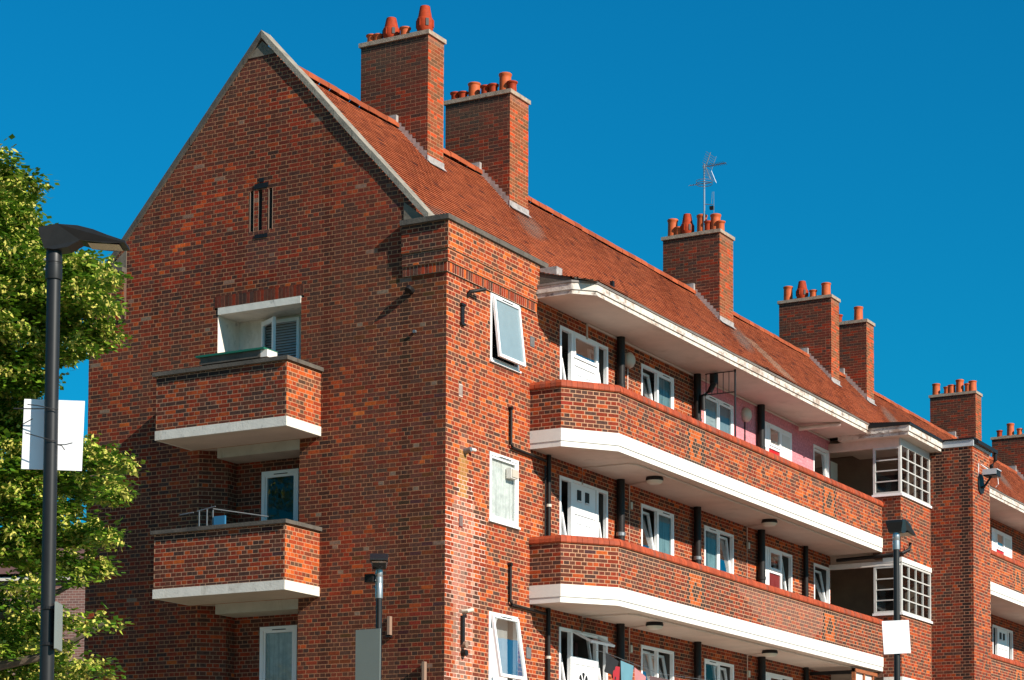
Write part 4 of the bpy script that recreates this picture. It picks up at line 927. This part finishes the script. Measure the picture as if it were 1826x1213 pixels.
cloth(4.05, 4.35, .9, 'cloth_red', 'red garment hanging on the line beside the blue towel'); cloth(4.38, 4.92, .8, 'cloth_blue', 'pale blue towel pegged on the washing line', 'towel', zt=LZ + .12, skew=-.05); cloth(4.95, 5.45, .6, 'cloth_pink', 'pink striped shirt slanting down the line right of the blue towel', skew=-.14, zt=LZ + .05)
cloth(5.6, 6.5, .6, 'cloth_brown', 'dark brown trousers hanging between pink shirt and cream cloth', zt=LZ - .06); cloth(6.7, 7.6, .55, 'cloth_cream', 'cream patterned cloth hanging low on the washing line', zt=LZ - .08, skew=.1); cloth(7.7, 8.6, .6, 'cloth_brown', 'dark purple garment hanging right of the cream cloth', zt=LZ - .04)
cloth(3.75, 4.3, .35, 'cloth_black', 'black cloth bunched against the tall black pipe', zt=LZ + .22, skew=-.12); cloth(8.8, 9.5, .5, 'cloth_black', 'black jacket hanging before the second black pipe', zt=LZ + .05, skew=.1)
# things on the gable balconies
TR = empty('planter_tray', (-3.7, -.95, 10.70)); tag(TR, 'shallow dark tray with green edging resting on the upper gable balcony', 'planter tray')
mb = MB(); mb.box((-.66, -.16, .003), (.62, .16, .13), 'dark_stone'); mb.build('trough', TR); mb = MB(); mb.box((-.74, -.20, .132), (.72, .22, .165), 'green_trim'); mb.build('lid', TR); mb = MB(); mb.box((.622, -.15, .004), (.76, .15, .13), 'white_wood'); mb.build('end_block', TR)
DR = empty('drying_rack', (-4.3, -.4, 7.0)); tag(DR, 'small grey metal clothes airer behind the lower gable balcony wall', 'clothes airer')
mb = MB()
for (a, b_) in (((-.35, -.3, .0), (-.35, -.3, 1.22)), ((-.18, -.3, .0), (-.18, -.3, 1.24)), ((-.05, -.3, .0), (-.05, -.3, 1.20)), ((-.4, -.3, 1.20), (0, -.3, 1.26)), ((-.05, -.3, 1.22), (.75, .25, 1.10)), ((-.45, -.34, 1.18), (-.75, -.34, 1.16))): mb.tube([a, b_], .011, 'galv', 6)
mb.build('frame', DR); mb = MB(); mb.box((-.02, -.32, .85), (.22, -.28, 1.08), 'plastic_blue'); mb.build('cloth', DR)
# security floodlight on the tower
SF = empty('security_light', (TX, 20.66, 11.45)); tag(SF, 'square security floodlight on a black arm fixed to the stair tower', 'floodlight')
mb = MB(); mb.lathe((0.005, 0, 0), [(.0, 0), (.31, 0), (.31, .03), (.0, .03)], 'black', 8, axis='x'); mb.build('wall_plate', SF)
mb = MB(); mb.tube([(.03, 0, -.1), (.12, .0, -.08), (.34, 0, .22)], .035, 'black', 8); mb.build('arm', SF)
mb = MB(); mb.box((.16, -.22, .20), (.56, .20, .37), 'black'); mb.box((.14, -.24, .371), (.58, .22, .40), 'upvc_grey'); mb.box((.14, -.242, .24), (.56, -.225, .37), 'upvc_grey'); mb.build('lamp_housing', SF)
mb = MB(); mb.tube([(.01, -.2, .1), (.01, -.2, .62), (.1, -.2, .55), (.3, -.1, .40)], .014, 'upvc', 5); mb.build('cable', SF); mb = MB(); mb.tube([(.5, .1, .2), (.52, .1, -.02), (.44, .1, -.1)], .012, 'upvc', 5); mb.build('cable', SF); SF.scale = (.82, .82, .82)
# tv aerial on the third chimney
AE = empty('tv_aerial', (-3.62, 18.72, 18.12)); tag(AE, 'tall television aerial mast standing among the pots of the third chimney', 'tv aerial')
mb = MB(); mb.tube([(0, 0, 0), (0, 0, 2.10)], .030, 'steel', 8); mb.build('mast', AE); AE.scale = (.8, .8, .84)
mb = MB(); mb.tube([(-.05, 0, 2.0), (.75, 0, 2.02)], .014, 'galv', 6)
for i in range(9): x = .15 + i * .07; mb.tube([(x, -.17, 2.02), (x, .17, 2.02)], .008, 'black', 4)
mb.tube([(.05, 0, 2.0), (.22, 0, 2.42)], .016, 'steel', 5); mb.tube([(.05, 0, 2.0), (.22, 0, 1.60)], .014, 'galv', 5)
for i in range(6):
    for sg in (1, -1): t = .12 + i * .15; mb.tube([(.05 + .17 * t, -.3, 2.0 + sg * .42 * t), (.05 + .17 * t, .45, 2.0 + sg * .42 * t)], .007, 'galv', 4)
mb.tube([(.05, .45, 2.0), (.22, .45, 2.42)], .006, 'steel', 4); mb.tube([(.05, .45, 2.0), (.22, .45, 1.60)], .006, 'steel', 4); mb.build('yagi', AE)
mb = MB(); cpts = [(.0 + .26 * math.cos(t), .26 * math.sin(t), 1.48) for t in [2 * math.pi * i / 20 for i in range(21)]]; mb.tube(cpts, .010, 'galv', 4, caps=False); mb.tube([(p[0], p[1], 1.56) for p in cpts], .008, 'steel', 4, caps=False); mb.tube([(-.5, 0, 1.5), (.3, 0, 1.5)], .012, 'galv', 5)
for t in (0, 1, 2): mb.tube([(-.50 + .1 * t, -.1, 1.46), (-.50 + .1 * t, .1, 1.56)], .006, 'galv', 4)
mb.build('fm_loop', AE); mb = MB(); mb.tube([(0, 0, .86), (.32, 0, .80)], .012, 'steel', 5); mb.tube([(.33, 0, .35), (.33, 0, 1.2)], .010, 'steel', 5); mb.tube([(.25, 0, .85), (.28, 0, 1.2)], .007, 'steel', 5); mb.box((.2, -.05, .66), (.33, .05, .76), 'black'); mb.build('side_arm', AE)
# ------------------------------------------------------------------ emit the walls; the 300 bricks that show largest become parts
Cv = Vector(CP)
def pix(v):
    d_ = Vector(v) - Cv; z = d_.dot(fw); return 913 + 4010.94 * d_.dot(rt) / z, 1326.45 + 4010.94 * d_.dot(dn) / z
cand = []
for wi, W in enumerate(WALLS):
    if not W['elig']: continue
    fr = W['fr']
    for bi, b in enumerate(W['bricks']):
        if not b[6]: continue
        p0 = pix(fr.p(b[0], b[2], 0)); p1 = pix(fr.p(b[1], b[3], 0))
        if not (4 < p0[0] < 1822 and 4 < p0[1] < 1200): continue
        if W['part'] is GWALL:
            if 255 < p0[0] < 595 and (620 < p0[1] < 830 or 905 < p0[1] < 1120): continue
            if p0[0] < 240 or 640 < p0[0] < 705 and p0[1] > 960: continue
        cand.append((-abs(p1[0] - p0[0]) * abs(fr.p(0, b[3], 0)[2] - fr.p(0, b[2], 0)[2]) * 100 / (Vector(fr.p(b[0], b[2], 0)) - Cv).length, wi, bi))
cand.sort(); chosen = {}
for a, wi, bi in cand[:300]: chosen.setdefault(wi, set()).add(bi)
PROT = {}
def brick_proto(key):
    if key in PROT: return PROT[key]
    mb = MB(); c = key; e = .5
    mb.box8([(-e, 1, -e), (e, 1, -e), (e, 1, e), (-e, 1, e), (-e, 0, -e), (e, 0, -e), (e, 0, e), (-e, 0, e)], 'brick', c, skip=(1,))
    PROT[key] = mb.build('brick', mesh_only=True); return PROT[key]
for wi, W in enumerate(WALLS):
    fr = W['fr']; mb = MB(); ch = chosen.get(wi, ())
    O, U, N = fr.O + fr.N * W['w'], fr.U, fr.N
    cm = {}
    def P(u, z, w): return (O.x + U.x * u + N.x * w, O.y + U.y * u + N.y * w, z)
    mt = W['mortar']
    for (a, b, za, zb) in W['strips']:
        m_ = mt
        if W['part'] is FWALL and 10.2 < a and a < 18 and za > 9.5: m_ = (.56, .20, .23)
        nseg = max(1, int((b - a) / (1.2 if W['part'] is GWALL or za > 8.6 else .09 if b < 1.6 else 1.2))) if W['part'] in (GWALL, FWALL) else 1
        for s_i in range(nseg):
            p, q = a + (b - a) * s_i / nseg, a + (b - a) * (s_i + 1) / nseg; um = (p + q) / 2
            mm = m_
            if W['part'] is FWALL and um < 1.15 and za < 8.6:
                e = max(0, 1 - abs(um - .66) / .36) * .5 + (.45 if abs(um - .42) < .06 or abs(um - .92) < .06 else 0); mm = mix(m_, (.85, .62, .52), min(1, e * 1.1))
            if W['part'] is FWALL and m_ is mt and 10.2 < um < 18.1 and za > 9.5: mm = (.56, .20, .23)
            k_ = .85 + .3 * lf(um, za)
            mb.face([P(p, za, 0), P(q, za, 0), P(q, zb, 0), P(p, zb, 0)], 'mortar', mul(mm, k_))
    for bi, (ua, ub, za, zb, pr, c, fl) in enumerate(W['bricks']):
        if bi in ch:
            key = tuple(round(v * 25) / 25 if v > .1 else round(v * 80) / 80 for v in c); key = tuple(max(v, .012) for v in key)
            o = bpy.data.objects.new('brick', brick_proto(key)); col.objects.link(o); o.parent = W['part']
            M4 = Matrix.Identity(4); um, zm = (ua + ub) / 2, (za + zb) / 2
            for i in range(3): M4[i][0] = U[i] * (ub - ua); M4[i][1] = N[i] * pr; M4[i][2] = (0, 0, zb - za)[i]; M4[i][3] = (P(um, zm, 0))[i]
            o.matrix_local = M4; continue
        i = len(mb.v); s = .0012
        mb.v.extend([P(ua + s, za + s, pr), P(ub - s, za + s, pr), P(ub - s, zb - s, pr), P(ua + s, zb - s, pr), P(ua, za, 0), P(ub, za, 0), P(ub, zb, 0), P(ua, zb, 0)])
        mi = mb.mi('brick')
        mb.f += [(i, i + 1, i + 2, i + 3), (i, i + 4, i + 5, i + 1), (i + 1, i + 5, i + 6, i + 2), (i + 2, i + 6, i + 7, i + 3), (i + 3, i + 7, i + 4, i)]; mb.m += [mi] * 5; mb.t += [c] * 5
    mb.has = True
    mb.build(W['name'], W['part'], kind='stuff')
# ------------------------------------------------------------------ street lamps and sign boards
def lamp(loc, h, r, yaw, s, label, collar='lamp_black', head='side', extra=None):
    Lp = empty('street_lamp', loc); tag(Lp, label, 'street lamp', 'slim black street lamps')
    mb = MB(); mb.tube([(0, 0, 0), (0, 0, .25), (0, 0, 1.2)], r * 1.45, 'lamp_black', 20); mb.tube([(0, 0, 1.2), (0, 0, h - .45 * s)], r, 'lamp_black', 24, r2=r * .93); mb.build('pole', Lp, smooth=True)
    mb = MB(); mb.lathe((0, 0, h - .50 * s), [(r * 1.12, 0), (r * 1.15, .01), (r * 1.15, .15 * s), (r * 1.05, .155 * s), (r * 1.05, .17 * s), (r * 1.12, .175 * s), (r * 1.1, .25 * s), (r * .95, .34 * s), (r * .6, .42 * s)], collar, 24); mb.build('collar', Lp, smooth=True)
    mb = MB(); ca, sa = math.cos(yaw), math.sin(yaw)
    def T(x, y, z): return (x * s * ca - y * s * sa, x * s * sa + y * s * ca, h + z * s)
    # wedge-shaped lantern: box at the pole, thin blade reaching out
    W = .15
    top = [(-.12, -.05), (.10, .045), (.33, .015), (.55, -.085), (.72, -.13)]
    bot = [(-.10, -.13), (-.06, -.20), (.14, -.19), (.24, -.165), (.34, -.125), (.52, -.135), (.72, -.15)]
    prof_ = [(-.13, 0.0), (.05, .035), (.26, .02), (.42, -.02), (.56, -.075), (.74, -.135), (.74, -.155), (.55, -.16), (.40, -.145), (.28, -.12), (.16, -.19), (.02, -.215), (-.08, -.20), (-.13, -.04)]
    n = len(prof_); i0 = len(mb.v)
    for sy in (-1, 1):
        for (x, z) in prof_: ww = W * (1.0 if z > -.1 or x > .3 else .75); mb.v.append(T(x, sy * ww, z))
    for q in range(n): mb.f.append((i0 + q, i0 + (q + 1) % n, i0 + n + (q + 1) % n, i0 + n + q)); mb.m.append(mb.mi('lamp_black')); mb.t.append((.5,) * 3)
    for o_ in (0, n): mb.f.append(tuple(i0 + o_ + q for q in range(n))); mb.m.append(0); mb.t.append((.5,) * 3)
    mb.build('lantern', Lp)
    mb = MB(); mb.face([T(.36, -.115, -.150), T(.68, -.115, -.168), T(.68, .115, -.168), T(.36, .115, -.150)], 'lamp_lens'); mb.build('lens', Lp)
    mb = MB()
    for (a, z) in ((-.6, h - .40 * s), (-.6, h - .30 * s)): mb.tube([(r * .8 * math.cos(-2.2), r * .8 * math.sin(-2.2), z), (r * 1.35 * math.cos(-2.2), r * 1.35 * math.sin(-2.2), z)], .012 * s, 'steel', 6)
    mb.build('bolt', Lp)
    return Lp
L1 = lamp((5.35, -16.22, 0), 7.80, .070, math.radians(29), .94, 'nearest street lamp with black lantern in front of the lime tree')
L3 = lamp((9.46, -4.18, 0), 6.45, .043, math.radians(94), .76, 'small street lamp in front of the glazed stair bay', collar='steel')
L2 = lamp((3.275, -7.19, 0), 6.0, .043, math.radians(-58), .80, 'street lamp facing us in front of the gable wall', collar='steel')
mb = MB(); mb.lathe((0, 0, 5.44), [(.048, 0), (.05, .01), (.05, .20), (.044, .22)], 'steel', 16); mb.build('sleeve', L2, smooth=True)
mb = MB(); mb.box((-.19, -.07, 5.66), (-.06, .05, 5.77), 'lamp_black'); mb.tube([(-.08, 0, 5.6), (0, 0, 5.55)], .02, 'galv', 6); mb.build('photocell', L2)
def board(cx, cy, z0, z1, wd, yaw, mt, label, roll=0, name='sign_board', th=.006, off=(0, 0)):
    o = empty(name, (cx, cy, (z0 + z1) / 2)); tag(o, label, 'sign board', 'blank boards tied to the street lamps'); o.rotation_euler = (0, roll, 0)
    h = (z1 - z0) / 2; mb = MB(); ca, sa = math.cos(yaw), math.sin(yaw)
    P_ = lambda x, y, z: (x * ca - y * sa, x * sa + y * ca, z)
    mb.box8([P_(-wd / 2, -th, -h), P_(wd / 2, -th, -h), P_(wd / 2, th, -h), P_(-wd / 2, th, -h), P_(-wd / 2, -th, h), P_(wd / 2, -th, h), P_(wd / 2, th, h), P_(-wd / 2, th, h)], mt); mb.build('panel', o)
    return o
yw = math.atan2(.4867, .8736)
b1 = board(5.29, -16.12, 5.53, 6.20, .575, yw + .0, 'sign_white', 'white blank board tied behind the nearest lamp post', roll=.035)
mb = MB()
for (z, pts) in ((.22, ((-.10, -.02), (0, -.085), (.07, -.10))), (-.12, ((-.20, .04), (-.06, -.02), (.06, -.10)))):
    pass
rv = Vector((math.cos(yw), math.sin(yw), 0)); fv = Vector((-rv.y, rv.x, 0)); c0 = Vector((.06, -.10, 0))
def tie(lst, r=.005):
    mb.tube([tuple(c0 + rv * a + fv * b_ + Vector((0, 0, z))) for (a, b_, z) in lst], r, 'rubber', 5)
tie([(-.22, -.06, .25), (-.12, -.08, .24), (0, -.09, .215), (.07, -.07, .21)]); tie([(-.36, -.02, .215), (-.22, -.03, .215), (-.06, -.04, .22)], .006)
tie([(-.27, -.02, .065), (-.17, -.04, .12)]); tie([(-.23, -.06, .0 - .02), (-.1, -.08, -.055), (.02, -.09, -.085), (.08, -.06, -.085)])
tie([(.07, -.05, -.12), (.15, -.06, -.12), (.22, -.06, -.10)]); tie([(.07, -.05, -.12), (.12, -.06, -.13), (.15, -.06, -.17)])
mb.build('cable_tie', b1)
b1b = board(5.43, -16.16, 3.80, 4.24, .28, math.radians(120), 'sign_grey', 'narrow grey sign seen edge-on, low on the nearest lamp post', th=.012)
for z in (.17, -.17): mb = MB(); mb.lathe((-.07, -.055, z), [(.078, -.015), (.082, -.01), (.082, .01), (.078, .015)], 'lamp_black', 16); mb.build('bracket', b1b)
b2 = board(3.17, -7.29, 4.0, 5.02, .40, yw - .55, 'sign_grey', 'grey-green blank board fixed to the lamp before the gable wall')
b3 = board(9.47, -4.23, 4.68, 5.12, .355, yw, 'sign_white', 'white blank board fixed askew on the lamp before the stair bay', roll=-.06)
# ------------------------------------------------------------------ trees
def make_tree(name, base, clumps, label, limbs, dens=1.0, seed=3, hi=True):
    R = random.Random(seed); T_ = empty(name, base); tag(T_, label, 'tree')
    mb = MB(); mb.tube([(0, 0, 0), (.05, .02, 1.5), (0, .1, 3.4), (.1, .1, 5.2)], .30, 'bark', 12, r2=.16); mb.build('trunk', T_, smooth=True)
    for pts in limbs: mb = MB(); mb.tube(pts, .09, 'bark', 7, r2=.025); mb.build('limb', T_, smooth=True)
    V = []; F = []; Mi = []; Tn = []
    B = Vector(base)
    for (cx, cy, cz, r, fz) in clumps:
        n = int(dens * 95 * r * r / .16 * (1 if r > .2 else 1.3))
        ph = R.uniform(0, 6)
        for _ in range(n):
            # points toward the shell of a flattened, drooping ellipsoid
            th = R.uniform(0, 2 * math.pi); u = R.uniform(-1, 1); rad = R.random() ** .35 * (1 if R.random() < .72 else R.uniform(1.0, 1.22))
            wob = 1 + .25 * math.sin(3 * th + ph) * (1 - abs(u))
            q = math.sqrt(1 - u * u)
            dx, dy, dz = q * math.cos(th), q * math.sin(th), u
            px, py, pz = cx + dx * rad * r * 1.0 * wob, cy + dy * rad * r * 1.0 * wob, cz + dz * rad * r * .62 - .25 * r * (dx * dx + dy * dy) * rad
            out = Vector((dx, dy, .25 + .2 * dz)).normalized(); side = out.cross(Vector((0, 0, 1)))
            if side.length < .1: side = Vector((1, 0, 0))
            side.normalize()
            top = dz > -.35 and rad > .55
            nl = 6 if hi else 3
            for i in range(nl):
                s = R.uniform(.05, .09); sg = 1 if i % 2 else -1
                c = Vector((px, py, pz)) + out * (.05 * i - .06) + side * sg * R.uniform(.01, .05) + Vector((0, 0, R.uniform(-.03, .03)))
                dv = (out * R.uniform(.4, 1) + side * sg * R.uniform(.3, 1) + Vector((0, 0, R.uniform(-.7, .15)))).normalized()
                sv = dv.cross(Vector((R.uniform(-.5, .5), R.uniform(-.5, .5), 1))).normalized()
                i0 = len(V); V.extend([tuple(c - B), tuple(c + dv * s * .45 + sv * s * .5 - B), tuple(c + dv * s * 1.05 - B), tuple(c + dv * s * .45 - sv * s * .5 - B)]); F.append((i0, i0 + 1, i0 + 2, i0 + 3)); Mi.append(0)
                g = R.uniform(.7, 1.3); Tn.append((.075 * g, .17 * g, .012 * g) if R.random() < .6 else (.16 * g, .26 * g, .018 * g))
            if top and R.random() < .8:
                for i in range(9 if hi else 3):
                    c = Vector((px, py, pz)) + out * R.uniform(.0, .10) + Vector((R.uniform(-.05, .05), R.uniform(-.05, .05), R.uniform(-.08, .045)))
                    if i < 3: s = R.uniform(.05, .08); a = (out * .5 + Vector((R.uniform(-.5, .5), R.uniform(-.5, .5), -.7))).normalized(); b_ = a.cross(Vector((R.uniform(-1, 1), R.uniform(-1, 1), .5))).normalized() * .28
                    else: s = R.uniform(.026, .046); a = Vector((R.uniform(-1, 1), R.uniform(-1, 1), R.uniform(-1, 1))).normalized(); b_ = a.cross(Vector((R.uniform(-1, 1), .3, R.uniform(-1, 1)))).normalized() * .6
                    i0 = len(V); V.extend([tuple(c - a * s * .6 - B), tuple(c + b_ * s - B), tuple(c + a * s * .9 - B), tuple(c - b_ * s - B)]); F.append((i0, i0 + 1, i0 + 2, i0 + 3)); Mi.append(1)
                    g = R.uniform(.75, 1.25); Tn.append((.60 * g, .53 * g, .12 * g) if R.random() < .65 else (.34 * g, .40 * g, .05 * g))
    mb = MB(); mb.v = V; mb.f = F; mb.m = Mi; mb.t = Tn; mb.mats = ['leaf', 'blossom']; mb.has = True
    mb.build('crown', T_, kind='stuff')
    return T_
def at(px, py, D):
    v = rt * ((px - 913) / 4010.94) + dn * ((py - 1326.45) / 4010.94) + fw; hz = math.hypot(v.x, v.y); return Cv + v * (D / hz)
R5 = random.Random(11)
# branch tufts of the lime that reach into the picture: (px, py, radius px), set at their own distances
TU = [(2, 285, 20), (6, 308, 26), (4, 340, 42), (45, 335, 26), (28, 375, 40), (5, 400, 45), (40, 415, 42), (15, 460, 60), (70, 465, 45), (110, 470, 45), (142, 484, 40), (172, 485, 26), (186, 500, 18), (60, 520, 60), (120, 525, 50), (160, 532, 38), (184, 545, 20), (15, 545, 65), (90, 575, 50), (140, 585, 48), (178, 598, 32), (30, 615, 60), (100, 625, 36), (135, 622, 26), (10, 670, 55), (50, 665, 45), (45, 725, 50), (10, 750, 60), (60, 770, 45), (95, 790, 40), (130, 800, 32), (165, 815, 28), (200, 828, 24), (226, 833, 16), (20, 820, 55), (80, 835, 50), (130, 850, 42), (170, 865, 36), (200, 882, 22), (213, 890, 13), (50, 880, 55), (105, 895, 45), (10, 900, 60), (60, 945, 50), (115, 945, 42), (155, 950, 34), (185, 965, 22), (20, 975, 55), (90, 1000, 45), (140, 1000, 34), (165, 1015, 26), (45, 1050, 26), (130, 1035, 18), (15, 1080, 40), (45, 1110, 38), (20, 1150, 50), (60, 1165, 40), (100, 1150, 22), (112, 1105, 20), (150, 1118, 17), (180, 1114, 15), (197, 1113, 8), (120, 1185, 30), (155, 1190, 22), (180, 1203, 12), (30, 1205, 50), (80, 1215, 40), (125, 1225, 32)]
CL = []
for (x, y, r) in TU:
    D = 27.5 + R5.uniform(-.9, .9) - (1.0 if r < 30 else 0); p = at(x, y, D); CL.append((p.x, p.y, p.z, r / 4010.94 * D, 1))
    if r > 34: D2 = D + R5.uniform(.8, 2.2); p = at(x - 10, y + 6, D2); CL.append((p.x, p.y, p.z, r * .8 / 4010.94 * D2, 1))
cc_ = at(-300, 700, 28.5)
for _ in range(170):
    th, u = R5.uniform(0, 6.283), R5.uniform(-1, 1); q = math.sqrt(1 - u * u) * (R5.random() ** .3)
    x_, y_, z_ = cc_.x + 3.0 * q * math.cos(th), cc_.y + 3.0 * q * math.sin(th), 6.8 + 4.3 * u
    px_, py_ = pix((x_, y_, z_))
    if px_ > -30: continue
    CL.append((x_, y_, z_, R5.uniform(.35, .55), 1))
base = (cc_.x, cc_.y, 0)
def rel(px, py, D): p = at(px, py, D); return (p.x - base[0], p.y - base[1], p.z)
make_tree('lime_tree', base, CL, 'flowering lime tree with pale blossom at the left edge behind the nearest lamp', [[(0, .1, 3.2), rel(-160, 700, 28), rel(-60, 560, 27.5), rel(60, 500, 27.4), rel(170, 500, 27)], [(0, 0, 2.8), rel(-120, 900, 28), rel(20, 860, 27.4), rel(190, 850, 27)], [(0, 0, 2.4), rel(-100, 1120, 28), rel(40, 1090, 27.5), rel(150, 1030, 27)], [(.1, .1, 5), rel(-250, 400, 28.5), rel(-220, 250, 28.5)], [(0, 0, 2.2), rel(-60, 1200, 27), rel(80, 1170, 26.6), rel(185, 1113, 26.4)], [(.1, .1, 5), rel(-200, 450, 29), rel(-60, 380, 28.4), rel(10, 300, 27.6)]], dens=1.7)
# second tree further left (it is what the gable doors reflect)
CL2 = []
for _ in range(120):
    th, u = R5.uniform(0, 6.283), R5.uniform(-1, 1); q = math.sqrt(1 - u * u); CL2.append((-13 + 4.2 * q * math.cos(th), -15 + 4.2 * q * math.sin(th), 9.8 + 5.0 * u, R5.uniform(.6, .9), 1))
make_tree('street_tree', (-13, -15, 0), CL2, 'leafy street tree standing left of the lime tree, outside the picture', [[(0, .1, 3.2), (1, 1, 6), (2, 2, 9)], [(0, .1, 3.2), (-1, -1, 6), (-2, -1, 9)]], dens=.45, seed=9, hi=False)
# ------------------------------------------------------------------ house seen through the tree
HB = empty('terraced_house', (-27, 22, 0)); tag(HB, 'low brick house with pale eaves glimpsed behind the lime tree', 'house')
pA = at(165, 1040, 68); pB = at(-160, 1005, 60)
z_e = pA.z; mb = MB(); mb.box((-10, 0, 0), (10, 8, 8.6), 'brick_back'); o = mb.build('wall', HB)
mb = MB(); mb.box((-10.2, -.15, 8.6), (10.2, 8.2, 8.70), 'white_wood'); mb.build('eaves_band', HB)
mb = MB(); mb.face([(-10.2, -.25, 8.78), (10.2, -.25, 8.78), (10.2, 4, 10.6), (-10.2, 4, 10.6)], 'tile', (.12, .06, .05)); mb.face([(-10.2, 8.2, 8.78), (10.2, 8.2, 8.78), (10.2, 4, 10.6), (-10.2, 4, 10.6)], 'tile', (.12, .06, .05)); mb.face([(10, 0, 8.78), (10, 8, 8.78), (10, 4, 10.5)], 'brick_back'); mb.build('roof', HB)
for xx in (-7, -3.5, 0, 3.5, 7):
    mb = MB(); mb.box((xx - .5, -.04, 5.6), (xx + .5, .05, 7.2), 'upvc'); wn = mb.build('window', HB); mb = MB(); mb.box((xx - .42, -.05, 5.68), (xx + .42, -.042, 7.12), 'glass_dark'); mb.build('pane', wn)
hp = at(70, 1100, 66); HB.location = (hp.x, hp.y, 1.75); HB.rotation_euler = (0, 0, yw - .15)
mb = MB(); mb.box((-10.2, -.2, -1.8), (10.2, 8.2, .0), 'brick_back'); mb.build('plinth', HB)
# ------------------------------------------------------------------ ground
mb = MB(); mb.face([(-900, -900, 0), (900, -900, 0), (900, 900, 0), (-900, 900, 0)], 'grass'); mb.build('ground', kind='structure')
mb = MB(); mb.face([(4.5, -200, .004), (60, -200, .004), (60, 200, .004), (4.5, 200, .004)], 'paving'); mb.face([(-200, -60, .008), (60, -60, .008), (60, -3, .008), (-200, -3, .008)], 'paving'); mb.build('pavement', kind='structure')
mb = MB(); mb.face([(12, -200, .012), (18.5, -200, .012), (18.5, 200, .012), (12, 200, .012)], 'asphalt'); mb.build('road', kind='structure')
mb = MB(); mb.box((11.85, -200, 0), (11.998, 200, .13), 'kerb'); mb.box((18.502, -200, 0), (18.65, 200, .13), 'kerb'); mb.build('kerb', kind='structure')
mb = MB()
for i in range(-12, 30): mb.face([(15.2, i * 6.0, .016), (15.3, i * 6.0, .016), (15.3, i * 6.0 + 3, .016), (15.2, i * 6.0 + 3, .016)], 'road_paint')
mb.build('road_marking', kind='structure')
